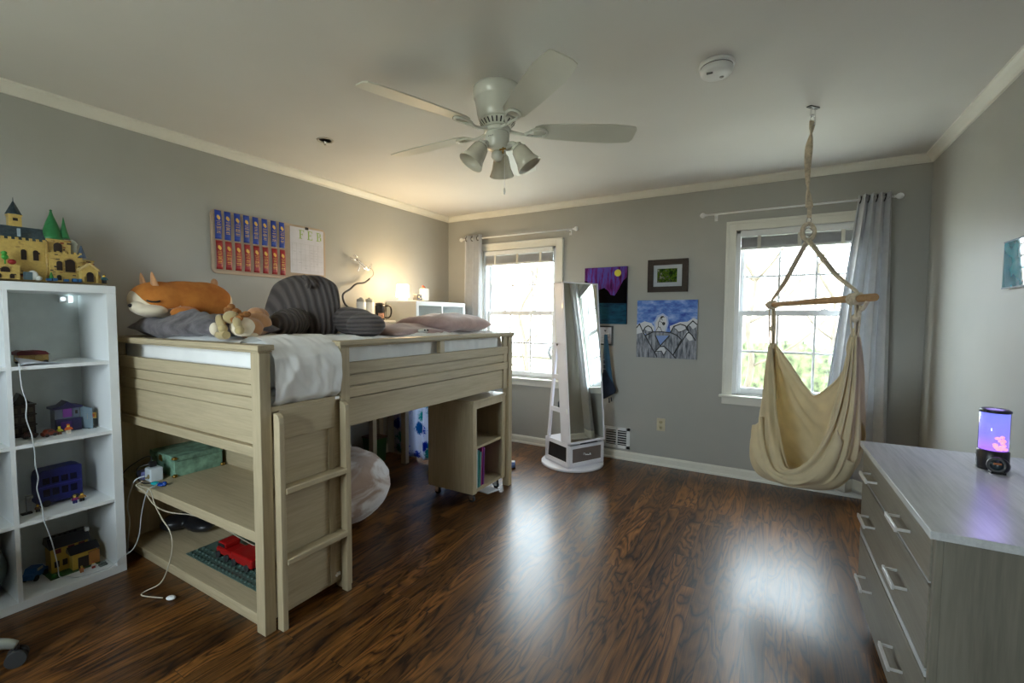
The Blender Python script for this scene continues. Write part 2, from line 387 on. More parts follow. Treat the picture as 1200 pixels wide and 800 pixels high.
def blind(i, label):
    c = W[i]; h = .402
    t = thing('window_blind', label, 'blind', (c, YB - .01, 1.87))
    MB().box(c - h, c + h, YB - .035, YB + .028, 1.975, 2.016).done('headrail', M['whitep'], t, bevel=.002)
    s = MB()
    z = 1.972
    for k in range(17):
        z -= .0048
        s.box(c - h + .006, c + h - .006, YB - .028 + .002 * math.sin(k * 2.1), YB + .022, z - .0022, z)
    s.done('slat_stack', translucent(flat('blind_slats', (.62, .63, .64), .5), None, .3), t)
    MB().box(c - h + .004, c + h - .004, YB - .03, YB + .023, 1.872, 1.889).done('bottom_rail', flat('blind_rail', (.6, .6, .6)), t, bevel=.002)
    for dx in (-.27, 0, .27):
        MB().box(c + dx - .012, c + dx + .012, YB - .0325, YB - .0305, 1.872, 1.975).done('ladder_tape', flat('ladder_tape', (.62, .6, .52)), t)
blind(1, 'raised slatted blind in the window behind the hammock swing'); blind(2, 'raised slatted blind in the window beyond the bed')

def curtain_rod(x0, x1, z, label, group=None):
    y = 4.055
    t = thing('curtain_rod', label, 'curtain rod', ((x0 + x1) / 2, y, z))
    MB().cyl((x0, y, z), (x1, y, z), .0075, n=14).done('rod', M['whitep'], t)
    for x, d in ((x0, -1), (x1, 1)):
        MB().lathe([(.008, 0), (.011, .004), (.008, .01), (.019, .022), (.022, .034), (.018, .046), (.008, .054), (0, .056)], (x, y, z), 18, (d, 0, 0)).done('finial', M['whitep'], t)
    for x in (x0 + .06, x1 - .06):
        MB().cyl((x, y - .001, z - .012), (x, YB, z - .012), .005, n=10).box(x - .012, x + .012, YB - .004, YB, z - .04, z + .02).tube([(x, y - .012, z + .004), (x, y - .01, z - .01), (x, y + .004, z - .013)], .004, 8).done('bracket', M['whitep'], t)
curtain_rod(-.52, .668, 2.163, 'white curtain rod with ball finials over the hammock window')
curtain_rod(-2.98, -1.70, 2.16, 'white curtain rod over the window beyond the loft bed')
def curtain(xt0, xt1, xb0, xb1, folds, zb, label, name='curtain', amp=.036, seed=0, flare=1.0):
    y0 = 4.055; zt = 2.195
    t = thing(name, label, 'curtain', ((xt0 + xt1) / 2, y0, zb))
    def fn(u, v):
        k = v ** flare
        x = (xt0 + (xt1 - xt0) * u) * (1 - k) + (xb0 + (xb1 - xb0) * u) * k
        a = amp * (1 - .12 * v) + .012 * nz(u * 3, v * 2, seed)
        ph = folds * 2 * PI * u + .5 * nz(u * 2 + 5, v * 1.5, seed) * v * 3
        x += .3 * a * math.sin(2 * ph) * .5
        return (x, y0 - .004 + a * math.sin(ph) * (1 if v < .05 else 1 - .2 * math.sin(v * 3)), zt + (zb - zt) * v)
    cut = .955
    MB().grid(lambda u, v: fn(u, v * cut), folds * 14, 40).done('curtain_panel', M['curt'], t, solid=.003)
    MB().grid(lambda u, v: fn(u, cut + v * (1 - cut)), folds * 14, 3).done('hem', M['hem'], t, solid=.0035)
    for k in range(folds * 2):
        u = (k + .5) / (folds * 2)
        x = xt0 + (xt1 - xt0) * u
        MB().tube([(x + .004 * math.sin(a), y0 + .024 * math.cos(a), 2.163 + .024 * math.sin(a)) for a in [2 * PI * j / 10 for j in range(10)]], .0035, 6, 2, True).done('grommet', M['black'], t)
curtain(.475, .655, .26, .70, 4, .055, 'grey grommet curtain gathered beside the hammock window')
curtain(-2.96, -2.74, -2.99, -2.76, 3, .30, 'grey curtain bunched left of the window beyond the bed', seed=3)

# ------------------------------------------------------------------ loft bed
BX0, BX1, BY0, BY1 = -3.235, -1.775, 1.045, 3.05
bed = thing('loft_bed', 'grey-washed wooden loft bed with guard rails, end shelves and a short ladder', 'loft bed', (-2.5, 2.05, 0))
def post(x0, x1, y0, y1, z0=0, z1=1.172): return MB().box(x0, x1, y0, y1, z0, z1).done('post', M['oakz'], bed, bevel=.003)
post(-1.835, -1.775, 1.045, 1.093); post(-1.83, -1.775, 3.0, 3.05)
post(BX0, -3.13, 1.045, 1.093, 0); post(BX0, -3.18, 3.0, 3.05)
post(-1.83, -1.776, 1.437, 1.49)
def cap(x0, x1, y0, y1, m):
    b = MB().box(x0 + .006, x1 - .006, y0 + .006, y1 - .006, 1.172, 1.180).box(x0, x1, y0, y1, 1.180, 1.203)
    return b.done('top_rail_cap', M[m], bed, bevel=.004)
cap(BX0 - .005, -1.762, 1.032, 1.104, 'oakx'); cap(-1.842, -1.762, 1.425, 3.062, 'oaky'); cap(BX0 - .005, -1.843, 2.99, 3.062, 'oakx')
cap(BX0 - .005, -3.17, 1.105, 2.989, 'oaky')
# end panel facing the camera
b = MB()
for z0, z1, yf in ((1.040, 1.10, 1.056), (.988, 1.035, 1.064), (.933, .983, 1.060), (.786, .928, 1.066)):
    b.box(-3.13, -1.835, yf, 1.080, z0, z1)
b.box(-3.13, -1.835, 1.074, 1.084, .78, 1.098)
b.done('end_board', M['oakx'], bed, bevel=.003)
MB().box(-3.13, -1.835, 1.050, 1.088, .738, .782).done('lower_end_rail', M['oakx'], bed, bevel=.003)
# front guard rail
b = MB()
for z0, z1, xf in ((1.040, 1.097, -1.784), (.982, 1.034, -1.792), (.924, .976, -1.784)): b.box(-1.808, xf, 1.49, 3.0, z0, z1)
b.box(-1.815, -1.802, 1.49, 3.0, .92, 1.096)
b.done('guard_board', M['oaky'], bed, bevel=.003)
MB().box(-1.822, -1.798, 1.49, 2.94, .78, .918).done('side_rail', M['oaky'], bed, bevel=.003)
MB().box(-1.812, -1.79, 2.945, 3.0, .772, 1.172).done('corner_stile', M['oakz'], bed, bevel=.002)
MB().box(-1.815, -1.785, 2.185, 2.228, 1.097, 1.172).done('baluster', M['oakz'], bed, bevel=.002)
b = MB()
for z0, z1 in ((1.036, 1.097), (.978, 1.032), (.78, .974)): b.box(BX0, -1.83, 3.012, 3.03, z0, z1)
b.box(-3.22, -3.2, 1.09, 3.0, .78, 1.1)
b.done('far_board', M['oakx'], bed, bevel=.003)
MB().box(-3.2, -1.824, 1.09, 3.01, .80, .83).done('slat_platform', M['oakx'], bed)
# end shelves behind the camera-side panel
MB().box(-3.20, -1.80, 1.05, 1.47, .378, .425).done('shelf', M['oakx'], bed, bevel=.003)
MB().box(-3.20, -1.80, 1.062, 1.47, .035, .06).done('shelf', M['oakx'], bed, bevel=.003)
MB().box(-3.13, -1.835, 1.072, 1.088, .0, .035).done('plinth', M['oakx'], bed, bevel=.002)
MB().box(-3.2, -1.80, 1.47, 1.485, .035, .782).done('shelf_back', M['oakx'], bed)
MB().box(-3.155, -3.13, 1.088, 1.47, .06, .78).done('shelf_side', M['oakz'], bed)
# ladder side: boards closing the shelf end, ladder rails and steps
b = MB().box(-1.806, -1.79, 1.093, 1.437, .055, .925)
b.box(-1.79, -1.774, 1.126, 1.40, .803, .93)
b.box(-1.806, -1.779, 1.093, 1.437, .925, .945)
b.done('ladder_panel', M['oaky'], bed, bevel=.002)
b = MB().box(-1.79, -1.781, 1.37, 1.40, .06, .80).done('panel_batten', M['oakz'], bed)
def lrail(y0, y1):
    pts = []
    poly = [(-1.778, 0), (-1.737, 0), (-1.737, .88), (-1.741, .903), (-1.752, .915), (-1.768, .92), (-1.778, .92)]
    MB().prism(poly, 'xz', y0, y1).done('ladder_rail', M['oakz'], bed, bevel=.003)
lrail(1.1, 1.124); lrail(1.428, 1.452)
for z in (.30, .604):
    MB().box(-1.79, -1.732, 1.124, 1.432, z - .026, z).done('ladder_step', M['oaky'], bed, bevel=.004)
MB().box(-1.79, -1.783, 1.385, 1.425, .075, .09).cyl((-1.787, 1.40, .083), (-1.776, 1.40, .083), .006).done('bolt_bracket', M['nickel'], bed)
MB().box(-1.784, -1.777, 1.405, 1.427, .932, .944).done('corner_bracket', M['nickel'], bed)
for x, y in ((-3.03, 2.78), (-2.86, 3.0)):
    MB().box(x - .027, x + .027, y - .022, y + .022, 0, .80).done('support_leg', M['oakz'], bed, bevel=.003)

# mattress and duvet
MB().box(-3.165, -1.86, 1.115, 2.985, .832, .985).done('mattress', M['duvet'], label='white mattress on the loft bed under the duvet', cat='mattress', bevel=.04)
def duv(u, v):
    # closed rounded pad: u goes round the cross-section, v along the bed
    x0, x1, z0, z1 = -3.155, -1.836, .99, 1.207
    a = u * 2 * PI
    cx, cz = (x0 + x1) / 2, (z0 + z1) / 2
    e = .16 if abs(math.cos(a)) > .01 else .16
    px = cx + (x1 - x0) / 2 * math.copysign(abs(math.cos(a)) ** .18, math.cos(a))
    pz = cz + (z1 - z0) / 2 * math.copysign(abs(math.sin(a)) ** .35, math.sin(a))
    y = 1.108 + (2.985 - 1.108) * v
    k = min(1, min(v, 1 - v) * 30) ** .5
    pz = cz + (pz - cz) * (.7 + .3 * k)
    n1 = nz(px * 3.2, y * 3.2, pz * 3) * .020 + nz(px * 9 + 3, y * 7, pz * 9) * .014 + abs(nz(px * 6 + y * 3, y * 11 - px * 4, 2 + pz * 5)) * .022 + (abs(nz(px * 9, y * 19 + pz * 22, 6)) * .026 if pz < 1.19 else 0)
    top = 1 if pz > cz else .35
    return (px + n1 * .6 * math.copysign(1, math.cos(a)) * (.9 if abs(math.cos(a)) > .9 else .1), y, pz + n1 * top)
b = MB().grid(duv, 96, 110, closeu=True, cap=True)
# drape through the gap above the ladder
def drape(u, v):
    y = 1.098 + .334 * u
    L = v
    w = .014 * nz(u * 3.5 + v, v * 2.6, 4) + .010 * abs(nz(u * 7 - v * 3, v * 4 + u, 14)) + .0035 * math.sin(u * 22 + v * 4 + 5 * nz(u * 3, v * 3, 9))
    if L < .35:
        q = L / .35
        return (-2.02 + .218 * q, y, 1.196 + .03 * math.sin(q * PI) + w * .6)
    q = (L - .35) / .65
    bulge = .018 * math.sin(q * PI)
    return (-1.802 + .026 * min(1, q * 5) + bulge + w * .7 - .028 * max(0, q - .9) * 10, y + (u - .5) * -.012 * q, 1.196 - .252 * q - .004 * math.sin(u * 20) * q)
b.grid(drape, 60, 40)
b.done('duvet', M['duvet'], label='rumpled white duvet on the loft bed hanging over the ladder', cat='duvet')
# ------------------------------------------------------------------ things on the bed
def pillow(name, c, size, rz, m, label, cat, puff=1, wr=.012, sag=0, group=None):
    L, D, T = size
    def fn(u, v, s):
        x = 2 * u - 1; y = 2 * v - 1
        e = max(0, 1 - abs(x) ** 3.2) ** .5 * max(0, 1 - abs(y) ** 3.2) ** .5
        n = nz(x * 2.2 + c[0], y * 2.2 + c[1], s) * wr * 2 + abs(nz(x * 6, y * 5, s + 2)) * wr
        r = Vector((x * L / 2 * (1 - .07 * abs(y) ** 3), y * D / 2 * (1 - .07 * abs(x) ** 3), (T / 2 * e * (1 if s > 0 else .8) * s) + n * e))
        r.rotate(Euler((0, 0, rz)))
        return (c[0] + r.x, c[1] + r.y, c[2] + r.z - sag * (r.x * r.x))
    b = MB(); b.grid(lambda u, v: fn(u, v, 1), 40, 28); b.grid(lambda u, v: fn(u, v, -1), 40, 28)
    bmesh.ops.remove_doubles(b.bm, verts=b.bm.verts, dist=.0008)
    return b.done(name, m, label=label, cat=cat, group=group)
pillow('pillow', (-2.72, 1.285, 1.250), (.98, .36, .128), .0, M['fur'], 'dark grey furry pillow under the orange fox plush', 'pillow', wr=.022)
# fox plush: long loaf body lying along the wall, head towards the camera end
fx = thing('plush_fox', 'orange and cream loaf-shaped fox plush asleep on the grey pillow', 'plush toy', (-2.98, 1.30, 1.37))
def fox_body_mat():
    m, nt, b = _nt('fox_plush_body')
    tc = N(nt, 'ShaderNodeTexCoord'); sp = N(nt, 'ShaderNodeSeparateXYZ'); nt.links.new(tc.outputs['Object'], sp.inputs[0])
    def ms(op, a, b_, cl=False):
        q = N(nt, 'ShaderNodeMath', operation=op); q.use_clamp = cl
        for i, s in enumerate((a, b_)):
            if isinstance(s, (int, float)): q.inputs[i].default_value = s
            else: nt.links.new(s, q.inputs[i])
        return q.outputs[0]
    # underside, muzzle and rump are cream
    Y_, Z_ = sp.outputs['Y'], sp.outputs['Z']
    under = ms('LESS_THAN', Z_, -.048)
    rump = ms('GREATER_THAN', ms('ADD', Y_, ms('MULTIPLY', Z_, -.35)), .225)
    head = ms('LESS_THAN', Y_, -.045)
    e1 = ms('MULTIPLY', ms('ADD', Y_, .112), 8.6); e2 = ms('MULTIPLY', ms('ADD', Z_, -.092), 9.4)
    out_ = ms('GREATER_THAN', ms('ADD', ms('MULTIPLY', e1, e1), ms('MULTIPLY', e2, e2)), 1.0)
    f = ms('ADD', ms('ADD', under, rump, True), ms('MULTIPLY', head, out_), True)
    v = coords(nt); n = noi(nt, v, 14)
    og = ramp(nt, n, [(.3, (.42, .13, .018)), (.7, (.56, .21, .035))])
    nt.links.new(mix(nt, f, og, (.74, .64, .48)), b.inputs['Base Color'])
    b.inputs['Roughness'].default_value = .95; bump(nt, b, noi(nt, v, 120), .4); return m
mf = fox_body_mat()
b = MB().ell((-2.98, 1.34, 1.402), (.13, .235, .117)).ell((-2.98, 1.42, 1.402), (.125, .165, .119)).ell((-2.975, 1.20, 1.402), (.128, .145, .106))
b.done('body', mf, fx, remesh=.009)
MB().ell((-2.925, 1.078, 1.362), (.05, .036, .032)).ell((-2.905, 1.13, 1.345), (.085, .075, .034)).done('muzzle', M['creamp'], fx, remesh=.007)
MB().ell((-2.915, 1.044, 1.370), (.012, .010, .010)).done('nose', M['black'], fx)
for dx in (-.075, .055):
    e = MB()
    e.grid(lambda u, v: (-2.97 + dx + .034 * math.cos(2 * PI * u) * (1 - v) ** .7, 1.155 + .014 * math.sin(2 * PI * u) * (1 - v) ** .5 - .012 * v, 1.478 + .078 * v), 16, 8, closeu=True)
    e.done('ear', M['tan'], fx)
MB().tube([(-2.868, 1.098, 1.398), (-2.858, 1.115, 1.391), (-2.852, 1.135, 1.391), (-2.850, 1.152, 1.397)], .0045, 6).done('closed_eye', M['black'], fx)
MB().ell((-2.85, 1.27, 1.335), (.055, .075, .036), (0, 0, .2)).done('paw', M['orange'], fx)
MB().ell((-2.98, 1.49, 1.515), (.02, .02, .03)).done('tail', M['tan'], fx)
# floppy lion-like plush
lp = thing('plush_toy', 'beige floppy plush with shaggy brown mane lying on the white duvet', 'plush toy', (-2.2, 1.20, 1.215))
MB().ell((-2.165, 1.20, 1.270), (.065, .05, .045)).ell((-2.13, 1.18, 1.258), (.06, .045, .035)).done('body', M['creamp'], lp, remesh=.008)
b = MB()
b.tube([(-2.235, 1.135, 1.312), (-2.20, 1.12, 1.292), (-2.165, 1.112, 1.268)], [.015, .018, .017], 10).ell((-2.158, 1.110, 1.262), .020)
b.done('arm', M['beige'], lp)
MB().tube([(-2.18, 1.20, 1.315), (-2.12, 1.15, 1.295), (-2.07, 1.135, 1.262)], [.014, .017, .016], 10).ell((-2.068, 1.134, 1.255), .020).done('arm', M['beige'], lp)
MB().tube([(-2.235, 1.13, 1.232), (-2.18, 1.115, 1.230), (-2.13, 1.11, 1.233)], [.018, .020, .018], 10).done('leg', M['beige'], lp)
MB().ell((-2.245, 1.118, 1.258), (.024, .02, .030)).done('foot', M['creamp'], lp)
b = MB(); rnd = random.Random(4)
for k in range(44):
    a = rnd.uniform(0, 2 * PI); r = rnd.uniform(.02, .085)
    b.ell((-2.20 + r * math.cos(a) * 1.05, 1.185 + .03 * math.sin(a * 3), 1.318 + r * .55 * math.sin(a)), (.017, .017, .014), nu=8, nv=6)
b.done('mane', M['mane'], lp)
MB().ell((-2.18, 1.16, 1.312), (.035, .035, .03)).done('head', M['beige'], lp)
# tan plush behind
tp = thing('plush_toy', 'tan plush lying curled between the beige plush and the grey backrest pillow', 'plush toy', (-2.25, 1.36, 1.215))
ORG[tp.name] = Vector((-2.19, 1.38, 1.215))
MB().ell((-2.26, 1.38, 1.278), (.075, .07, .062)).ell((-2.20, 1.31, 1.258), (.06, .06, .052)).done('body', M['tan'], tp, remesh=.01)
MB().ell((-2.31, 1.42, 1.318), (.055, .05, .045)).ell((-2.275, 1.385, 1.33), (.05, .04, .035)).done('head', M['tan'], tp, remesh=.008)
MB().tube([(-2.20, 1.27, 1.27), (-2.15, 1.25, 1.245), (-2.11, 1.26, 1.232)], [.03, .028, .024], 10).done('leg', M['tan'], tp)
MB().ell((-2.105, 1.262, 1.228), (.03, .03, .012)).done('paw', M['creamp'], tp)
# backrest pillow with arms
rp = thing('backrest_pillow', 'ribbed dark grey reading pillow with arms and a top handle', 'pillow', (-2.5, 1.75, 1.21), 0)
def back(u, v):
    a = u * 2 * PI; t = v
    w = .255 * (1 - .30 * t ** 3.0) * (1 - max(0, t - .80) ** 2 * 12) ; w = max(w, .001)
    th = .105 * (1 - .45 * t) * (1 - max(0, t - .85) ** 2 * 30); th = max(th, .001)
    lx = w * math.copysign(abs(math.cos(a)) ** .8, math.cos(a)); ly = th * math.sin(a)
    if t < .08: lx *= .9 + t * 1.25; ly *= .7 + t * 3.75
    # facing roughly +y/+x, leaning on the wall side
    x = -2.50 + lx * .80 - ly * .55; y = 1.73 + lx * .46 + ly * .84 + .05 * t
    return (x, y, 1.205 + .365 * t)
MB().grid(back, 48, 26, closeu=True, cap=True).done('back', M['ribz'], rp, remesh=.011)
MB().ell((-2.40, 1.60, 1.286), (.11, .11, .078)).ell((-2.36, 1.55, 1.276), (.095, .09, .068)).ell((-2.45, 1.66, 1.292), (.10, .10, .078)).done('arm', M['ribz'], rp, remesh=.010)
MB().ell((-2.18, 1.88, 1.285), (.13, .11, .085)).ell((-2.05, 1.84, 1.27), (.12, .10, .072)).ell((-2.27, 1.90, 1.295), (.10, .1, .085)).done('arm', M['ribx'], rp, remesh=.010)
MB().tube([(-2.44, 1.74, 1.535), (-2.41, 1.70, 1.552), (-2.375, 1.69, 1.54), (-2.365, 1.70, 1.51), (-2.38, 1.71, 1.49), (-2.41, 1.72, 1.50)], .012, 8).done('handle', M['ribz'], rp)
# pink covers
pillow('throw_pillow', (-2.16, 2.70, 1.262), (.50, .66, .15), .05, M['pink'], 'flat dusty pink pillow at the window end of the bed', 'pillow', wr=.010)
def bl(u, v):
    x = -3.0 + 1.06 * u; y = 1.98 + .52 * v
    e = max(0, 1 - abs(2 * u - 1) ** 4) * max(0, 1 - abs(2 * v - 1) ** 4)
    return (x, y + .05 * nz(x * 2, y * 2, 8), 1.212 + e ** .5 * (.045 + .05 * abs(nz(x * 4, y * 5, 1)) + .035 * nz(x * 2.2, y * 2.6, 7)))
MB().grid(bl, 60, 40).done('throw_blanket', M['pink'], label='crumpled dusty pink fleece throw beside the grey backrest pillow', cat='blanket', solid=.012)
sp = thing('plush_toy', 'tiny pale grey plush head lying on the guard rail side of the bed', 'plush toy', (-1.95, 2.3, 1.215))
MB().ell((-1.93, 2.19, 1.228), (.03, .034, .019)).done('head', flat('greyplush', (.5, .49, .44), .9), sp)
for d in (0, .022): MB().ell((-1.902 + d * .2, 2.178 + d, 1.236), .0055, nu=8, nv=6).done('eye', M['black'], sp)

# bottles and flask kept on the wall side of the bed
hs = MB().box(-3.25, -3.04, 2.69, 3.08, 1.268, 1.286).box(-3.255, -3.235, 2.7, 3.07, 1.20, 1.268).done('bedside_shelf', M['white'], label='small white bedside shelf holding bottles and flask on left wall', cat='shelf', bevel=.002)
def bottle(x, y, label):
    t = thing('white_bottle', label, 'bottle', (x, y, 1.286), group=None)
    MB().lathe([(.037, 0), (.040, .004), (.040, .155), (.038, .16), (.03, .166)], (x, y, 1.286), 24).done('body', M['whitep'], t)
    MB().lathe([(.038, .161), (.038, .168), (.034, .184), (.020, .19), (.012, .192), (.012, .2), (0, .2)], (x, y, 1.286), 24).done('lid', flat('greycap', (.42, .42, .38)), t)
bottle(-3.14, 2.765, 'white bottle with rounded grey cap, nearer to grey backrest'); bottle(-3.14, 2.86, 'white bottle with rounded grey cap, beside the black mug')
kt = thing('travel_mug', 'black mug with big looped handle beside white bottles', 'mug', (-3.12, 2.965, 1.286))
MB().lathe([(.034, 0), (.042, .006), (.044, .13), (.040, .142)], (-3.12, 2.965, 1.286), 28).done('body', M['black'], kt)
MB().tube([(-3.10, 3.0, 1.415), (-3.088, 3.045, 1.418), (-3.08, 3.062, 1.39), (-3.08, 3.06, 1.34), (-3.086, 3.04, 1.312), (-3.1, 3.002, 1.31)], .008, 8).done('handle', M['black'], kt)
MB().lathe([(.041, .142), (.043, .15), (.03, .158), (0, .16)], (-3.12, 2.965, 1.286), 24).done('lid', flat('darkgrey', (.06, .06, .06)), kt)
MB().grid(lambda u, v: (-3.12 + .0452 * math.cos(-1.1 + 1.2 * u), 2.965 + .0452 * math.sin(-1.1 + 1.2 * u), 1.305 + .045 * v), 8, 2).done('sticker', flat('sticker', (.55, .30, .20), var=.5, sc=60), kt)
# flexible phone holder clamped on the shelf edge
gh = thing('gooseneck_phone_holder', 'gooseneck phone holder with black flexible arm and metal clip on left wall', 'phone holder', (-3.2, 2.95, 1.286))
MB().tube([(-3.17, 2.80, 1.30), (-3.19, 2.76, 1.352), (-3.2, 2.70, 1.385), (-3.2, 2.64, 1.43), (-3.2, 2.625, 1.505), (-3.2, 2.70, 1.555), (-3.2, 2.77, 1.605), (-3.2, 2.86, 1.622), (-3.2, 2.92, 1.66)], .0085, 10, 5).done('flexible_arm', M['black'], gh)
MB().tube([(-3.2, 2.92, 1.66), (-3.2, 2.965, 1.70), (-3.2, 2.96, 1.735), (-3.2, 2.93, 1.757)], .003, 6).done('wire', flat('wire', (.3, .28, .24)), gh)
b = MB().tube([(-3.2, 2.90, 1.745), (-3.2, 2.83, 1.79), (-3.2, 2.775, 1.82)], .007, 6, 2).tube([(-3.2, 2.88, 1.735), (-3.2, 2.815, 1.775), (-3.2, 2.785, 1.80)], .004, 6, 2)
b.tube([(-3.2, 2.775, 1.818), (-3.2, 2.73, 1.812), (-3.2, 2.715, 1.832)], .006, 6, 2).tube([(-3.2, 2.74, 1.85), (-3.2, 2.765, 1.853), (-3.2, 2.785, 1.84)], .004, 6, 2).tube([(-3.2, 2.81, 1.79), (-3.2, 2.797, 1.735), (-3.2, 2.785, 1.715)], .006, 6, 2)
b.tube([(-3.2, 2.87, 1.745), (-3.2, 2.905, 1.738), (-3.2, 2.925, 1.765), (-3.2, 2.945, 1.795)], .006, 6, 2)
b.done('clip', M['chrome'], gh)

# ------------------------------------------------------------------ cube shelving units
def cubeshelf(name, x0, x1, y0, ncol, nrow, label):
    # open front faces +x
    cell, tb, th = .335, .038, .016
    Wd = ncol * cell + (ncol - 1) * th + 2 * tb; Ht = nrow * cell + (nrow - 1) * th + 2 * tb
    t = thing(name, label, 'shelf', (x0, y0 + Wd / 2, 0))
    MB().box(x0, x1, y0, y0 + Wd, Ht - tb, Ht).done('top_panel', M['white'], t, bevel=.0015)
    MB().box(x0, x1, y0, y0 + Wd, 0, tb).done('bottom_panel', M['white'], t, bevel=.0015)
    for y in (y0, y0 + Wd - tb): MB().box(x0, x1, y, y + tb, tb, Ht - tb).done('side_panel', M['white'], t, bevel=.0015)
    for c in range(1, ncol):
        y = y0 + tb + c * cell + (c - 1) * th
        MB().box(x0 + .008, x1 - .002, y, y + th, tb, Ht - tb).done('divider', M['white'], t)
    for r in range(1, nrow):
        z = tb + r * cell + (r - 1) * th
        for c in range(ncol):
            y = y0 + tb + c * (cell + th)
            MB().box(x0 + .008, x1 - .003, y, y + cell, z, z + th).done('cube_shelf', M['white'], t)
    MB().box(x0, x0 + .007, y0 + .01, y0 + Wd - .01, .01, Ht - .01).done('back_panel', flat('shelf_back_white', (.66, .70, .68), .6), t)
    return t, Wd, Ht
K1x = -2.872
KW = 3 * .335 + 2 * .016 + 2 * .038
cubeshelf('cube_bookcase', -3.25, K1x, .972 - KW, 3, 4, 'tall white cube bookcase displaying brick-built toys by the left wall')
cubeshelf('cube_bookcase', -3.25, -2.872, 3.17, 2, 4, 'white cube bookcase in the far corner behind the loft bed')
SH = [.038, .389, .740, 1.091, 1.478]           # floor heights of the rows and the top

# toys -------------------------------------------------------------
sand = flat('sand_brick', (.50, .35, .10), .4, var=.12, sc=90); sandd = flat('sand_brick_dark', (.35, .23, .07), .45, var=.2, sc=90)
slate = flat('slate_brick', (.035, .06, .075), .4, var=.3, sc=90); green = flat('green_brick', (.02, .16, .05), .35, var=.15, sc=60)
dkwin = flat('dark_window', (.02, .012, .008), .4); redb = flat('red_brick', (.30, .012, .012), .35); blueb = flat('blue_brick', (.02, .09, .22), .35)
def arch(y, z0, w, h, x, d=.004):
    b = MB(); P = [(y - w / 2, z0), (y + w / 2, z0), (y + w / 2, z0 + h - w / 2)]
    P += [(y + w / 2 * math.cos(a), z0 + h - w / 2 + w / 2 * math.sin(a)) for a in [PI * k / 8 for k in range(1, 8)]] + [(y - w / 2, z0 + h - w / 2)]
    return b.prism(P, 'yz', x, x + d)
Z = SH[4]
ct = thing('toy_castle', 'sand-coloured brick-built toy castle with green cone roofs on top of bookcase', 'toy castle', (-3.05, .7, Z))
def block(nm, x0, x1, y0, y1, z0, z1, m=sand, trim=True):
    b = MB().box(x0, x1, y0, y1, z0, z1)
    if trim: b.box(x0 - .003, x1 + .003, y0 - .003, y1 + .003, z1 - .007, z1).box(x0 - .002, x1 + .002, y0 - .002, y1 + .002, (z0 + z1) / 2 - .002, (z0 + z1) / 2 + .002)
    return b.done(nm, m, ct, bevel=.0006)
w = block('great_hall', -3.14, -3.02, .50, .765, Z, Z + .185)
for y in (.52, .56, .688, .728): arch(y, Z + .095, .018, .048, -3.02).done('arch_window', dkwin, w)
MB().prism([(-3.145, Z + .185), (-3.015, Z + .185), (-3.06, Z + .25), (-3.10, Z + .25)], 'xz', .49, .77).done('slate_roof', slate, ct)
for k in range(7): MB().box(-3.05 - .006, -3.035, .51 + k * .04, .518 + k * .04, Z + .205, Z + .214).done('roof_dormer', sand, ct)
block('clock_tower', -3.10, -3.06, .655, .697, Z + .185, Z + .305)
MB().box(-3.0605, -3.057, .668, .684, Z + .275, Z + .288).done('tower_window', dkwin, ct)
MB().lathe([(.030, 0), (.027, .004), (.002, .062), (0, .063)], (-3.08, .676, Z + .305), 4).cyl((-3.08, .676, Z + .366), (-3.08, .676, Z + .384), .0018, .001, 6).done('cone_roof', slate, ct)
w = block('round_tower', -3.12, -3.02, .768, .852, Z, Z + .205)
for y, z, ww, h in ((.805, Z + .145, .03, .045),): arch(y, z, ww, h, -3.02).done('arch_window', dkwin, w)
MB().lathe([(.046, 0), (.041, .012), (.022, .08), (.008, .12), (.004, .138), (.006, .142), (0, .148)], (-3.06, .797, Z + .205), 18).done('cone_roof', green, ct)
MB().lathe([(.023, 0), (.02, .01), (.010, .05), (.002, .1), (0, .108)], (-3.05, .838, Z + .215), 14).done('cone_roof', green, ct)
w = block('arcade', -3.06, -2.99, .768, .885, Z, Z + .138)
for y, z, ww, h in ((.80, Z + .055, .02, .045), (.838, Z + .05, .036, .062), (.797, Z + .008, .016, .025)): arch(y, z, ww, h, -2.99).done('arch_window', dkwin, w)
arch(.838, Z + .045, .048, .074, -2.992, .003).done('arch_surround', sandd, ct)
MB().lathe([(.020, 0), (.018, .006), (.003, .058), (0, .062)], (-3.0, .885, Z + .125), 8).done('cone_roof', flat('dusk_blue', (.05, .08, .13)), ct)
block('corner_wing', -3.07, -3.0, .885, .93, Z, Z + .115)
arch(.905, Z + .05, .02, .035, -3.0).done('arch_window', dkwin, ct)
b = MB().prism([(.862, Z), (.872, Z), (.872, Z + .03), (.915, Z + .03), (.915, Z), (.925, Z), (.925, Z + .062), (.893, Z + .085), (.862, Z + .062)], 'yz', -2.965, -2.93)
b.done('gatehouse', sand, ct)
arch(.893, Z + .004, .026, .048, -2.9295).done('gate_arch', dkwin, ct)
MB().prism([(.925, Z), (.968, Z), (.925, Z + .055)], 'yz', -2.99, -2.95).done('stair_wing', sand, ct)
w = block('front_gallery', -3.0, -2.96, .50, .66, Z, Z + .065)
for k in range(3): arch(.525 + k * .045, Z + .03, .028, .024, -2.96).done('arch_window', dkwin, w)
for k in range(4): arch(.515 + k * .04, Z + .004, .014, .02, -2.96).done('arch_window', dkwin, w)
tag(MB().ell((-2.975, .640, Z + .078), (.013, .014, .012), nu=12, nv=8).done('potted_dome', flat('toy_red', (.28, .01, .01)), ct))
b = MB().cyl((-2.98, .62, Z + .065), (-2.98, .62, Z + .09), .003, n=6).ell((-2.98, .62, Z + .098), (.012, .012, .012), nu=10, nv=6).ell((-2.98, .618, Z + .115), (.010, .010, .010), nu=10, nv=6)
b.done('toy_tree', flat('toy_green', (.04, .28, .03)), ct)
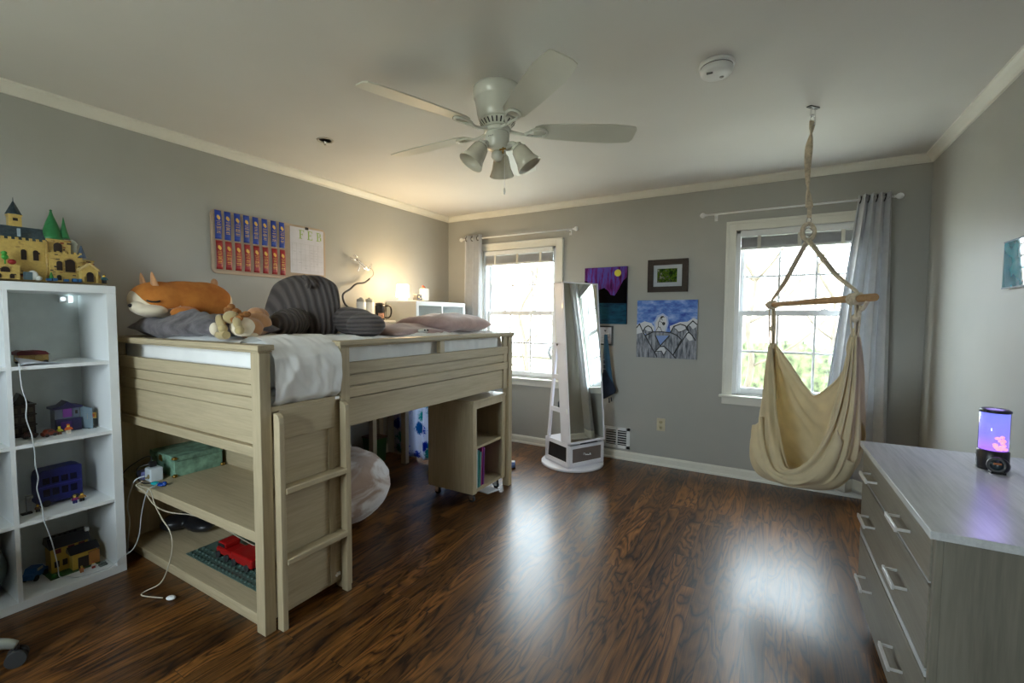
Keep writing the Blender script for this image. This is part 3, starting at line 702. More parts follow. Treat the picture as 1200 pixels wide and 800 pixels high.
MB().ell((-2.955, .70, Z + .022), (.014, .018, .022), nu=12, nv=8).ell((-2.955, .715, Z + .01), (.012, .016, .012), nu=12, nv=8).done('white_figure', flat('toy_white', (.6, .62, .6)), ct)
b = MB()
for y, z in ((.74, 0), (.76, 0), (.80, 0), (.83, 0), (.85, 0)): b.box(-2.95, -2.93, y, y + .016, Z, Z + .014 + .004 * math.sin(y * 99))
b.done('small_bricks', blueb, ct)
MB().box(-2.97, -2.94, .672, .695, Z, Z + .035).done('grey_gate', flat('toy_bluegrey', (.06, .10, .12)), ct)
MB().lathe([(.016, 0), (.016, .05), (.020, .055), (.012, .07), (0, .078)], (-3.05, .868, Z + .138), 12).done('pale_tower', flat('toy_pale', (.42, .47, .42)), ct)
MB().box(-3.02, -3.01, .67, .68, Z + .2, Z + .235).done('pale_figure', flat('toy_pale2', (.30, .38, .42)), ct)
Z_ = SH[4]; rnd = random.Random(21)
for nm, m_, n_ in (('accent_bricks', sandd, 46), ('red_accent_bricks', flat('toy_rust', (.28, .06, .02)), 16), ('dark_accent_bricks', flat('toy_umber', (.05, .03, .02)), 30)):
    b = MB()
    for k in range(n_):
        face = rnd.choice(((-3.02, .52, .76, .01, .18), (-2.99, .77, .88, .005, .13), (-2.96, .505, .655, .005, .06), (-3.02, .772, .85, .14, .2), (-3.0, .888, .928, .06, .11)))
        y = rnd.uniform(face[1], face[2]); z = Z_ + rnd.uniform(face[3], face[4]); w_ = rnd.uniform(.003, .008)
        b.box(face[0], face[0] + .003, y - w_, y + w_, z, z + rnd.choice((.003, .005, .008)))
    b.done(nm, m_, ct)
b = MB()
for k in range(12): b.box(-3.022, -3.012, .505 + k * .0225, .515 + k * .0225, Z_ + .183, Z_ + .195)
for k in range(6): b.box(-2.992, -2.982, .772 + k * .02, .781 + k * .02, Z_ + .137, Z_ + .146)
b.done('battlements', sand, ct)
for y, zz, h_ in ((.525, .0, .09), (.765, 0, .19), (.885, 0, .115)): MB().cyl((-3.012, y, Z_ + zz), (-3.012, y, Z_ + zz + h_), .006, n=8).done('buttress', sandd, ct)
MB().prism([(.855, Z_ + .056), (.893, Z_ + .086), (.931, Z_ + .056), (.931, Z_ + .066), (.893, Z_ + .097), (.855, Z_ + .066)], 'yz', -2.968, -2.925).done('gable_trim', flat('sand_light', (.58, .43, .18), .4), ct)
MB().cyl((-2.95, .76, Z_), (-2.95, .76, Z_ + .02), .004, n=8).lathe([(.010, .012), (.002, .04), (0, .042)], (-2.95, .76, Z_), 8).done('toy_tree', flat('toy_green2', (.02, .16, .02)), ct)
def minifig(x, y, z, top, legs, hair, label, s=1, group=None):
    t = thing('toy_figure', label, 'toy figure', (x, y, z), group=group)
    MB().box(x - .004 * s, x + .004 * s, y - .008 * s, y - .0008 * s, z, z + .013 * s).box(x - .004 * s, x + .004 * s, y + .0008 * s, y + .008 * s, z, z + .013 * s).box(x - .004 * s, x + .004 * s, y - .008 * s, y + .008 * s, z + .011 * s, z + .015 * s).done('legs', legs, t)
    MB().hexa([(x - .004 * s, y - .008 * s, z + .015 * s), (x + .004 * s, y - .008 * s, z + .015 * s), (x + .004 * s, y + .008 * s, z + .015 * s), (x - .004 * s, y + .008 * s, z + .015 * s), (x - .004 * s, y - .006 * s, z + .028 * s), (x + .004 * s, y - .006 * s, z + .028 * s), (x + .004 * s, y + .006 * s, z + .028 * s), (x - .004 * s, y + .006 * s, z + .028 * s)]).tube([(x, y - .006 * s, z + .026 * s), (x + .003, y - .011 * s, z + .021 * s), (x + .006, y - .011 * s, z + .016 * s)], .0025 * s, 6, 2).tube([(x, y + .006 * s, z + .026 * s), (x + .003, y + .011 * s, z + .021 * s), (x + .006, y + .011 * s, z + .016 * s)], .0025 * s, 6, 2).done('torso', top, t)
    MB().lathe([(.004 * s, 0), (.0052 * s, .002 * s), (.0052 * s, .008 * s), (.003 * s, .0095 * s)], (x, y, z + .028 * s), 12).done('head', flat('toy_yellow', (.75, .5, .06), .35), t)
    MB().lathe([(.006 * s, 0), (.0062 * s, .004 * s), (.003 * s, .007 * s), (0, .007 * s)], (x - .001, y, z + .0345 * s), 10).done('hair', hair, t)
minifig(-2.925, .945, Z, flat('toy_teal', (.02, .09, .10)), M['black'], M['black'], 'tiny dark toy figure at the foot of the toy castle', 1.1)

# row four from the floor, full column: low toy boat-like build and papers
Z = SH[3]
tt = thing('toy_train', 'small dark red and yellow toy carriage behind folded papers', 'toy', (-3.0, .68, Z))
MB().box(-3.05, -2.98, .645, .745, Z + .012, Z + .042).done('body', sandd, tt, bevel=.001)
b = MB().prism([(.64, Z + .042), (.75, Z + .042), (.735, Z + .058), (.71, Z + .062), (.68, Z + .06), (.655, Z + .064), (.64, Z + .056)], 'yz', -3.055, -2.975)
b.done('roof', flat('maroon', (.10, .008, .012)), tt)
for y in (.655, .695, .735): MB().cyl((-2.99, y, Z + .008), (-2.975, y, Z + .008), .008, n=14).cyl((-3.055, y, Z + .008), (-3.04, y, Z + .008), .008, n=14).done('wheel', M['black'], tt)
for y in (.67, .71): MB().box(-2.9795, -2.978, y - .01, y + .01, Z + .022, Z + .036).done('window', flat('toy_pane', (.4, .3, .1)), tt)
MB().box(-2.9795, -2.977, .70, .722, Z + .042, Z + .056).done('sign_plate', flat('pale_red', (.6, .3, .3)), tt)
MB().grid(lambda u, v: (-2.885 - .09 * v, .632 + .135 * u, Z + .006 + .028 * max(0, (1 - u * 1.5)) * v + .004 * math.sin(u * 4)), 10, 8).done('paper_sheet', flat('paper_blue_white', (.62, .66, .74), .8), label='loose white paper sheet at shelf edge below the top cube', cat='paper', solid=.0008)
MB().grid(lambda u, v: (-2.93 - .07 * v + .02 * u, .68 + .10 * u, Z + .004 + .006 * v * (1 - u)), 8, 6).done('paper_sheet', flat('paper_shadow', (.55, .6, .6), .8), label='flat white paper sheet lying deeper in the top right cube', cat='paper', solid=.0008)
cl = thing('clip_light', 'small white square clip light glowing inside top right cube', 'light', (-3.19, .875, 1.39))
MB().box(-3.238, -3.215, .855, .89, 1.385, 1.418).done('housing', M['whitep'], cl, bevel=.002)
MB().lathe([(.011, 0), (.011, .002), (.008, .0025), (0, .0025)], (-3.215, .868, 1.402), 18, (1, 0, 0)).done('lens', emit('cool_led', (.8, .95, 1), .5), cl)
MB().box(-3.2375, -3.211, .893, .905, 1.385, 1.418).done('lamp_face', emit('cool_led_bar', (.75, .95, 1), .9), cl)
# row three: dark house, purple house, vehicles, figures
Z = SH[2]
ho = thing('toy_house', 'tall near-black brick-built toy house at left of purple one', 'toy house', (-3.12, .68, Z))
b = MB().box(-3.17, -3.07, .628, .712, Z + .006, Z + .15).box(-3.175, -3.065, .622, .718, Z, Z + .008)
for z in (.05, .1, .148): b.box(-3.173, -3.065, .624, .716, Z + z, Z + z + .006)
b.done('body', flat('nearblack_brick', (.022, .013, .012), .4, var=.4, sc=90), ho, bevel=.001)
MB().prism([(.635, Z + .156), (.70, Z + .156), (.69, Z + .175), (.668, Z + .205), (.655, Z + .175)], 'yz', -3.15, -3.09).done('roof', M['black'], ho)
for y in (.645, .672, .697):
    for z in (.02, .07, .115): MB().box(-3.069, -3.0665, y - .007, y + .007, Z + z, Z + z + .022).done('window', flat('dim_pane', (.06, .05, .035)), ho)
hp = thing('toy_house', 'purple and blue-grey toy house with open side wall', 'toy house', (-3.08, .82, Z))
lav = flat('toy_lavender_grey', (.18, .22, .30), .4); dpu = flat('toy_purple', (.05, .015, .12), .35); indigo = flat('toy_indigo', (.02, .018, .07), .35)
MB().box(-3.12, -3.06, .775, .868, Z, Z + .118).done('body', lav, hp, bevel=.001)
MB().box(-3.06, -3.035, .775, .868, Z, Z + .062).done('porch', indigo, hp, bevel=.001)
MB().prism([(.765, Z + .112), (.878, Z + .112), (.878, Z + .122), (.845, Z + .128), (.822, Z + .148), (.80, Z + .128), (.765, Z + .122)], 'yz', -3.13, -3.045).done('roof', indigo, hp)
MB().box(-3.06, -3.055, .805, .838, Z + .068, Z + .11).done('bay_window', flat('bright_purple', (.22, .05, .32)), hp)
MB().box(-3.0595, -3.056, .851, .860, Z + .08, Z + .098).done('window', dkwin, hp)
MB().box(-3.0345, -3.031, .79, .83, Z + .01, Z + .05).done('door', dpu, hp)
MB().hexa([(-3.055, .87, Z), (-3.01, .90, Z), (-3.01, .904, Z), (-3.055, .874, Z), (-3.055, .87, Z + .118), (-3.01, .90, Z + .105), (-3.01, .904, Z + .105), (-3.055, .874, Z + .118)]).done('open_wall', flat('toy_bluegrey_wall', (.16, .22, .26)), hp)
def car(x, y, z, rz, m, label, L=.05, name='toy_car', cat='toy car', roof=None):
    t = thing(name, label, cat, (x, y, z), rz)
    h = L / 2; w = L * .24
    P = [(-h, .14 * L), (h, .14 * L), (h, .34 * L), (.62 * h, .42 * L), (.30 * h, .62 * L), (-.5 * h, .62 * L), (-.72 * h, .42 * L), (-h, .38 * L)]
    MB().prism(P, 'yz', -w, w).done('body', m, t, bevel=L * .03, local=True)
    MB().box(-w - .0004, w + .0004, -.40 * h, .26 * h, .44 * L, .57 * L).done('side_window', roof or M['black'], t)
    for a in (-.55, .55):
        for s in (-1, 1): MB().cyl((s * w * .8, a * h, .14 * L), (s * w * 1.1, a * h, .14 * L), .14 * L, n=14).done('wheel', M['rubber'], t)
    return t
car(-2.985, .735, Z, .3, flat('toy_brown_red', (.16, .025, .01), .35), 'small dark red toy car in front of purple house', .055)
car(-3.01, .675, Z, .1, flat('toy_dark_red2', (.06, .02, .02), .35), 'small blackish toy car in front of dark house', .05)
minifig(-2.985, .803, Z, flat('toy_orange', (.55, .10, .01)), flat('toy_white2', (.6, .55, .45)), flat('toy_ginger', (.5, .08, .01)), 'orange and white toy figure in front of purple house', 1.1)
minifig(-2.99, .772, Z, flat('toy_lime', (.35, .35, .02)), flat('toy_brown', (.08, .02, .01)), flat('toy_yel2', (.55, .45, .03)), 'yellow-green toy figure riding near the red toy car', .95)
sg = thing('toy_sign', 'orange toy shop sign on clear stand beside the purple house', 'toy sign', (-3.03, .915, Z))
MB().cyl((-3.03, .905, Z), (-3.03, .905, Z + .05), .0015, n=8).box(-3.045, -3.015, .888, .92, Z, Z + .003).done('stand', flat('toy_darkbase', (.04, .05, .05)), sg)
MB().box(-3.033, -3.027, .888, .924, Z + .048, Z + .078).done('board', flat('toy_yellow_board', (.55, .33, .04)), sg, bevel=.001)
MB().box(-3.0269, -3.026, .896, .916, Z + .056, Z + .071).done('emblem', flat('toy_orange_dark', (.45, .06, .01)), sg)
# row two: dark blue bus-like box, stand and figures
Z = SH[1]
bx = thing('toy_bus', 'dark blue brick-built toy coach with rounded roof', 'toy coach', (-3.07, .775, Z))
dbl = flat('toy_dark_blue', (.008, .012, .12), .35)
P = [(.695, Z + .016), (.86, Z + .016), (.86, Z + .175), (.84, Z + .182), (.715, Z + .178), (.70, Z + .165), (.695, Z + .14)]
MB().prism(P, 'yz', -3.12, -3.03).done('body', dbl, bx, bevel=.004)
for y in (.715, .748, .781, .814):
    for za, zb_ in ((.11, .14), (.05, .085)): MB().box(-3.0297, -3.0288, y, y + .024, Z + za, Z + zb_).done('window', flat('toy_navy_pane', (.004, .005, .03), .2), bx)
MB().box(-3.031, -3.027, .7, .855, Z + .095, Z + .101).done('stripe', flat('toy_indigo2', (.02, .02, .22)), bx)
for y in (.725, .83): MB().cyl((-3.045, y, Z + .016), (-3.026, y, Z + .016), .016, n=18).done('wheel', M['rubber'], bx)
ls = thing('toy_lamp_post', 'tiny grey toy lamp post on black base beside blue coach', 'toy', (-3.0, .66, Z))
MB().cyl((-3.0, .65, Z + .004), (-3.0, .65, Z + .082), .0022, n=8).box(-3.004, -2.996, .648, .672, Z + .08, Z + .086).done('post', flat('toy_grey', (.2, .22, .22)), ls)
MB().box(-3.012, -2.988, .632, .668, Z, Z + .006).done('base', M['black'], ls)
MB().box(-3.004, -2.996, .664, .673, Z + .07, Z + .08).done('lantern', flat('toy_pale3', (.4, .42, .38)), ls)
minifig(-2.99, .685, Z, flat('toy_brown2', (.12, .05, .02)), M['black'], flat('toy_hair', (.2, .08, .02)), 'brown toy figure beside the toy lamp post', .9)
minifig(-2.975, .812, Z, flat('toy_purplered', (.25, .02, .12)), dbl, flat('toy_gold', (.4, .25, .03)), 'red-purple toy figure in front of blue coach', 1.0)
minifig(-2.98, .84, Z, flat('toy_goldtop', (.35, .18, .03)), M['black'], M['black'], 'gold-topped toy figure by rear end of blue coach', 1.1)
# bottom row: yellow house, blue car, figures
Z = SH[0]
yh = thing('toy_house', 'yellow brick-built toy house with black roofs in bottom cube', 'toy house', (-3.07, .8, Z))
yel = flat('toy_house_yellow', (.50, .33, .05), .4)
MB().box(-3.13, -3.05, .735, .875, Z + .004, Z + .135).done('body', yel, yh, bevel=.001)
MB().box(-3.05, -3.0, .80, .895, Z + .004, Z + .085).done('garage', yel, yh, bevel=.001)
b = MB().prism([(-3.14, Z + .135), (-3.035, Z + .128), (-3.07, Z + .172), (-3.12, Z + .172)], 'xz', .728, .882); b.done('upper_roof', M['black'], yh)
b = MB().prism([(-3.06, Z + .085), (-2.99, Z + .085), (-3.04, Z + .115)], 'xz', .79, .905); b.done('lower_roof', M['black'], yh)
b = MB()
for k in range(6): b.lathe([(.005, 0), (.005, .006), (0, .006)], (-3.09, .74 + k * .02, Z + .172), 10)
b.done('roof_studs', M['black'], yh)
for y in (.755, .785): MB().box(-3.0495, -3.046, y - .009, y + .009, Z + .03, Z + .06).done('window', dkwin, yh)
for y in (.76, .81, .85): MB().box(-3.0495, -3.046, y - .012, y + .012, Z + .098, Z + .12).done('window', flat('toy_maroon_win', (.12, .02, .02)), yh)
MB().box(-3.0, -2.997, .82, .86, Z + .006, Z + .06).done('garage_door', flat('toy_dark_door', (.03, .02, .015)), yh)
MB().box(-3.15, -2.985, .715, .905, Z, Z + .004).done('base_plate', flat('toy_green_plate', (.03, .10, .03)), yh)
MB().box(-3.0, -2.985, .86, .90, Z + .01, Z + .075).done('side_pillar', flat('toy_orange_brown', (.35, .14, .03)), yh)
for y in (.73, .75): MB().ell((-3.0, y, Z + .012), (.012, .012, .011), nu=10, nv=6).done('bush', flat('toy_bush', (.02, .14, .02)), yh)
MB().box(-3.05, -3.03, .862, .876, Z + .172, Z + .19).done('chimney', flat('toy_white3', (.5, .52, .5)), yh)
car(-3.08, .685, Z, .75, flat('toy_blue', (.015, .10, .30), .3), 'bright blue toy car with cream roof in bottom cube', .10, roof=flat('toy_cream_window', (.45, .4, .3)))
minifig(-2.955, .82, Z, flat('toy_orange2', (.5, .16, .05)), flat('toy_orange3', (.4, .14, .04)), yel, 'orange toy figure lying low in front of yellow house', .8)
minifig(-2.955, .865, Z, flat('toy_white4', (.6, .55, .5)), flat('toy_red4', (.3, .03, .02)), redb, 'red and white toy figure at right end of yellow house', .8)
MB().box(-2.965, -2.935, .885, .915, Z, Z + .008).box(-2.955, -2.945, .89, .91, Z + .008, Z + .02).done('toy_bench', flat('toy_greygreen', (.10, .12, .11)), label='tiny grey toy bench beside yellow house', cat='toy')
# left column: globe-like grey ball in the bottom cube
gb = thing('grey_ball', 'large matt grey-green ball in the bottom cube left of divider', 'ball', (-3.0, .45, SH[0]))
MB().ell((-3.03, .45, SH[0] + .135), .135, nu=32, nv=20).done('ball_shell', flat('ball_grey', (.16, .21, .21), .55), gb)
MB().tube([(-3.03 + .1352 * math.cos(a), .45, SH[0] + .135 + .1352 * math.sin(a)) for a in [2 * PI * k / 24 for k in range(24)]], .0012, 5, 1, True).done('seam', flat('seam_grey', (.08, .1, .1)), gb)
def cable(name, pts, r, m, label, sub=6, cat='cable'):
    return MB().tube(pts, r, 8, sub).done(name, m, label=label, cat=cat)
cw = flat('white_cable', (.55, .58, .60), .5); cy = flat('cream_cable', (.50, .45, .34), .5)
cable('power_cable', [(-2.93, .632, 1.097), (-2.875, .624, 1.103), (-2.864, .622, 1.09), (-2.862, .626, .995), (-2.860, .637, .93), (-2.862, .634, .861), (-2.858, .648, .78), (-2.862, .655, .702), (-2.860, .655, .64), (-2.862, .662, .583), (-2.862, .656, .54), (-2.862, .660, .505), (-2.860, .670, .44), (-2.862, .674, .38), (-2.864, .695, .28), (-2.90, .72, .14), (-2.98, .745, .047), (-2.95, .766, .045), (-2.90, .79, .045), (-2.866, .868, .050), (-2.858, .90, .055), (-2.85, .945, .085), (-2.845, .99, .11), (-2.845, 1.018, .17), (-2.818, 1.025, .30), (-2.76, 1.03, .42), (-2.75, 1.06, .44), (-2.80, 1.10, .432)], .0022, cw, 'long thin pale cable trailing down the bookcase to bed shelf')
# ------------------------------------------------------------------ end shelves of the bed
Z = .425
gbx = thing('keepsake_box', 'faded green box with brass corner caps on the upper end shelf', 'box', (-3.0, 1.31, Z))
faded = mat('faded_green_wood', (.17, .30, .21), .6, var=.55, sc=16, bmp=.2); M['faded'] = faded
MB().box(-3.15, -2.845, 1.19, 1.44, Z, Z + .085).done('body', faded, gbx, bevel=.002)
MB().box(-3.153, -2.842, 1.187, 1.443, Z + .087, Z + .115).done('lid', faded, gbx, bevel=.002)
for x in (-3.15, -2.845):
    for y in (1.19, 1.44):
        for z in (Z + .008, Z + .105):
            MB().ell((x, y, z), (.014, .014, .010), nu=10, nv=6).done('corner_cap', M['brass'], gbx)
MB().box(-3.01, -2.98, 1.183, 1.1875, Z + .07, Z + .105).cyl((-2.995, 1.183, Z + .085), (-2.995, 1.178, Z + .085), .008).done('latch', M['brass'], gbx)
ad = thing('power_adapter', 'chunky white cube power adapter with cables on end shelf', 'adapter', (-2.90, 1.10, Z))
MB().box(-2.935, -2.865, 1.085, 1.145, Z, Z + .072).done('cube_body', flat('adapter_white', (.60, .66, .70), .35), ad, bevel=.006)
MB().lathe([(.012, 0), (.012, .003), (0, .003)], (-2.885, 1.085, Z + .03), 14, (0, -1, 0)).cyl((-2.885, 1.085, Z + .03), (-2.885, 1.07, Z + .025), .005).done('socket_plug', flat('plug_tan', (.3, .24, .12)), ad)
MB().box(-2.925, -2.90, 1.1, 1.13, Z + .072, Z + .10).done('black_plug', M['black'], ad, bevel=.003)
MB().box(-3.0, -2.945, 1.075, 1.125, Z, Z + .045).done('charger_block', flat('periwinkle_plastic', (.26, .29, .62), .4), label='small periwinkle blue charger block beside the white adapter', cat='charger', bevel=.004)
kn = thing('fidget_toy', 'shiny turquoise and blue little gadget at edge of end shelf', 'toy', (-2.79, 1.09, Z))
MB().ell((-2.81, 1.085, Z + .009), (.028, .018, .009)).done('body', flat('turquoise_shiny', (.01, .38, .42), .2), kn)
MB().ell((-2.765, 1.09, Z + .009), (.028, .014, .009)).ell((-2.745, 1.1, Z + .014), (.012, .012, .012)).done('cap', flat('royal_blue_shiny', (.01, .06, .32), .2), kn)
cable('charging_cable', [(-2.87, 1.05, .445), (-2.86, 1.03, .43), (-2.70, 1.018, .442), (-2.636, 1.012, .383), (-2.533, 1.0, .338), (-2.46, 1.0, .297), (-2.44, 1.0, .227), (-2.46, .99, .133), (-2.51, .975, .04), (-2.56, .93, .006), (-2.53, .91, .006), (-2.43, .95, .006)], .0028, cy, 'cream cable hanging from end shelf with white plug lying on floor')
MB().ell((-2.393, .968, .009), (.022, .016, .009), (0, 0, .4)).done('cable_plug', M['whitep'], label='oval white plug at cable end lying on dark floor', cat='plug')
cable('looped_cable', [(-2.86, 1.06, .47), (-2.89, 1.03, .455), (-2.935, 1.025, .40), (-2.975, 1.02, .307), (-2.955, 1.02, .218), (-2.985, 1.02, .117), (-3.03, 1.03, .02), (-3.08, 1.05, .006)], .0032, cw, 'white cable looping down left beside the bookcase side')
cable('black_cable', [(-3.12, 1.02, .06), (-3.16, 1.03, .22), (-3.14, 1.035, .36), (-3.05, 1.04, .47), (-2.96, 1.10, .545), (-2.91, 1.11, .545), (-2.915, 1.10, .515), (-2.945, 1.06, .50), (-2.94, 1.055, .45), (-2.88, 1.055, .431), (-2.835, 1.075, .433)], .0028, M['black'], 'thin black cable arching over the power adapter')
cable('tan_cable', [(-2.86, 1.03, .44), (-2.86, 1.02, .43), (-2.78, 1.025, .415), (-2.694, 1.03, .364), (-2.56, 1.038, .352), (-2.48, 1.12, .32), (-2.40, 1.2, .25), (-2.30, 1.32, .12), (-2.2, 1.42, .063)], .0028, cy, 'tan cable running under the middle end shelf')
Z = .06
MB().ell((-3.02, 1.27, Z + .045), (.07, .09, .045)).ell((-2.90, 1.33, Z + .04), (.12, .07, .04)).done('black_pouch', M['black'], label='soft black pouch on the lowest end shelf', cat='pouch', remesh=.008)
bp = thing('building_plate', 'flat grey-green studded building plate on lowest end shelf', 'building plate', (-2.3, 1.27, Z))
mplate = flat('plate_greygreen', (.07, .12, .10), .4)
b = MB().box(-2.66, -1.95, 1.15, 1.42, Z, Z + .004)
for i in range(22):
    for j in range(3):
        b.lathe([(.008, 0), (.008, .005), (0, .005)], (-2.64 + i * .032, 1.165 + j * .032, Z + .004), 8)
b.done('plate', mplate, bp)
rt = thing('toy_truck', 'bright red toy truck standing on the grey-green plate', 'toy truck', (-2.3, 1.26, Z + .004))
b = MB().box(-2.50, -2.36, 1.22, 1.31, Z + .022, Z + .055).box(-2.49, -2.42, 1.225, 1.305, Z + .055, Z + .085)
b.done('cab', flat('toy_bright_red', (.32, .006, .006), .35), rt, bevel=.008)
MB().box(-2.35, -2.17, 1.215, 1.315, Z + .022, Z + .07).done('trailer', flat('toy_bright_red', (.32, .006, .006), .35), rt, bevel=.008)
MB().box(-2.485, -2.425, 1.2235, 1.3065, Z + .062, Z + .078).done('windscreen', M['black'], rt)
for x in (-2.47, -2.39, -2.32, -2.21):
    for y in (1.218, 1.312): MB().cyl((x, y - .008, Z + .022), (x, y + .008, Z + .022), .017, n=16).done('wheel', M['rubber'], rt)

# ------------------------------------------------------------------ under the bed
ca = thing('rolling_bookshelf', 'grey-washed wooden rolling bookshelf under the bed corner', 'bookshelf', (-2.0, 2.77, 0))
cx0, cx1, cy0, cy1, cz0, cz1 = -2.20, -1.795, 2.55, 2.983, .075, .738
MB().box(cx0, cx1, cy0, cy0 + .02, cz0, cz1 - .02).done('side_panel', M['oakz'], ca, bevel=.002)
MB().box(cx0, cx1, cy1 - .02, cy1, cz0, cz1 - .02).done('side_panel', M['oakz'], ca, bevel=.002)
MB().box(cx0 - .004, cx1 + .006, cy0 - .006, cy1 + .004, cz1 - .02, cz1).done('top', M['oaky'], ca, bevel=.003)
MB().box(cx0, cx1 - .012, cy0 + .02, cy1 - .02, cz0, cz0 + .022).done('bottom_board', M['oaky'], ca)
MB().box(cx0, cx1 - .012, cy0 + .02, cy1 - .02, .385, .403).done('shelf', M['oaky'], ca)
MB().box(cx0, cx0 + .008, cy0 + .02, cy1 - .02, cz0, cz1 - .02).done('back_panel', M['oakz'], ca)
b = MB().box(cx1 - .012, cx1, cy0 + .02, cy0 + .045, cz0, cz1 - .02).box(cx1 - .012, cx1, cy1 - .045, cy1 - .02, cz0, cz1 - .02).box(cx1 - .012, cx1, cy0 + .045, cy1 - .045, cz1 - .062, cz1 - .02)
b.done('face_frame', M['oakz'], ca, bevel=.001)
for x in (cx0 + .05, cx1 - .045):
    for y in (cy0 + .05, cy1 - .06):
        c = MB().box(x - .016, x + .016, y - .016, y + .016, cz0 - .008, cz0).box(x - .014, x + .014, y - .015, y - .012, .02, cz0 - .008).box(x - .014, x + .014, y + .012, y + .015, .02, cz0 - .008).done('caster', M['chrome'], ca)
        MB().lathe([(.018, 0), (.024, .004), (.024, .018), (.018, .022)], (x, y - .011, .024), 20, (0, 1, 0)).done('wheel', M['rubber'], c)
def book(x0, x1, y, w, z, h, m, label, lean=0, group=None):
    t = thing('book', label, 'book', ((x0 + x1) / 2, y + w / 2, z), 0, group)
    R = Matrix.Translation((0, y, z)) @ Matrix.Rotation(-lean, 4, 'X') @ Matrix.Translation((0, -y, -z))
    b = MB(); b.box(x0, x1, y, y + .002, z, z + h, R); b.box(x0, x1, y + w - .002, y + w, z, z + h, R); b.box(x1 - .002, x1, y + .002, y + w - .002, z, z + h, R)
    b.done('cover', m, t)
    MB().box(x0 + .002, x1 - .002, y + .002, y + w - .002, z + .003, z + h - .004, R).done('pages', flat('book_pages', (.6, .56, .46), .8), t)
zb = cz0 + .022
book(-2.05, -1.812, 2.612, .016, zb, .285, flat('book_white', (.62, .62, .6)), 'thin white spined book at left end of lower shelf')
book(-2.03, -1.814, 2.634, .020, zb, .27, flat('book_teal', (.02, .18, .17)), 'teal book on lower shelf beside the white spine')
book(-2.03, -1.816, 2.662, .011, zb, .25, flat('book_aqua', (.16, .42, .36)), 'thin aqua book leaning between teal and magenta books', .05)
book(-2.03, -1.82, 2.684, .013, zb, .285, flat('book_magenta', (.32, .02, .16)), 'magenta book on the lower shelf of rolling bookshelf', .05)
book(-2.04, -1.82, 2.708, .016, zb, .27, flat('book_violet', (.13, .01, .18)), 'deep violet book, last of the lower shelf row', .04)
book(-2.05, -1.82, 2.6, .013, .403, .265, flat('book_grey', (.34, .35, .32)), 'grey upright book on upper shelf of rolling bookshelf')
book(-2.05, -1.86, 2.66, .016, .403, .26, flat('book_darkbrown', (.05, .035, .025)), 'dark brown book leaning on the upper shelf', -.16)
MB().ell((-1.98, 2.86, zb + .016), (.03, .03, .016), nu=12, nv=8).done('green_ball', flat('leaf_green', (.08, .22, .03)), label='small soft green ball on the lower bookshelf board', cat='ball')
MB().grid(lambda u, v: (-2.02 + .20 * u + .03 * v, 2.78 + .12 * v, .004 + .003 * math.sin(u * 5)), 6, 6).done('paper_sheet', flat('paper_white', (.75, .75, .76), .8), label='white paper lying on floor under rolling bookshelf', cat='paper', solid=.0008)
# beanbag
bbg = thing('beanbag', 'cream and pinkish fluffy beanbag under the loft bed', 'beanbag', (-2.46, 1.93, 0))
def bean(u, v):
    a = 2 * PI * u; t = v * PI
    r = .355 * (math.sin(t) ** .62); z = .225 - .205 * math.cos(PI - t) * -1
    z = .215 - .21 * math.cos(t) if False else .215 + .21 * math.cos(t) * (1 if t < PI / 2 else .98)
    n = .030 * nz(math.cos(a) * 1.5, math.sin(a) * 1.5, t * 1.3) + .012 * abs(nz(math.cos(a) * 4, math.sin(a) * 4, t * 3))
    r += n * 1.2 * math.sin(t)
    return (-2.46 + r * math.cos(a), 1.91 + r * math.sin(a), max(.004, z + n))
MB().grid(bean, 48, 28, closeu=True).done('cover', M['bean'], bbg, recalc=True)
# blue flowered cloth hanging at the far end
def flower_mat():
    m, nt, b = _nt('blue_burst_print_cloth')
    v = coords(nt); vo = N(nt, 'ShaderNodeTexVoronoi'); vo.inputs['Scale'].default_value = 7.5; vo.inputs['Randomness'].default_value = .8
    d = noi(nt, v, 9, 4, .7)
    mx = N(nt, 'ShaderNodeVectorMath', operation='ADD'); nt.links.new(v, mx.inputs[0])
    s = N(nt, 'ShaderNodeVectorMath', operation='SCALE'); s.inputs['Scale'].default_value = .05
    cmb = N(nt, 'ShaderNodeCombineXYZ'); nt.links.new(d, cmb.inputs[0]); nt.links.new(d, cmb.inputs[2]); nt.links.new(cmb.outputs[0], s.inputs[0])
    nt.links.new(s.outputs[0], mx.inputs[1]); nt.links.new(mx.outputs[0], vo.inputs['Vector'])
    n2 = noi(nt, v, 55, 3, .8)
    a = N(nt, 'ShaderNodeMath', operation='MULTIPLY_ADD'); nt.links.new(n2, a.inputs[0]); a.inputs[1].default_value = .95; nt.links.new(vo.outputs['Distance'], a.inputs[2])
    msk = ramp(nt, a.outputs[0], [(.84, (1, 1, 1)), (.92, (0, 0, 0))])
    sp = N(nt, 'ShaderNodeSeparateColor'); nt.links.new(vo.outputs['Color'], sp.inputs[0])
    hue = ramp(nt, sp.outputs[0], [(.0, (.01, .03, .45)), (.45, (.02, .12, .55)), (.55, (.02, .35, .38)), (1, (.03, .42, .40))])
    nt.links.new(mix(nt, msk, (.70, .74, .86), hue), b.inputs['Base Color']); b.inputs['Roughness'].default_value = .85; return m
M['burst'] = translucent(flower_mat(), None, .55)
fc = thing('hanging_cloth', 'white cloth with bright blue and teal burst print hanging under bed', 'cloth', (-2.7, 3.1, .03))
MB().grid(lambda u, v: (-3.12 + .75 * u, 3.115 + .028 * math.sin(u * 19 + .6 * v) + .010 * math.sin(u * 43), .03 + .01 * math.sin(u * 11) + .74 * (1 - v)), 70, 16).done('cloth_panel', M['burst'], fc, solid=.002)
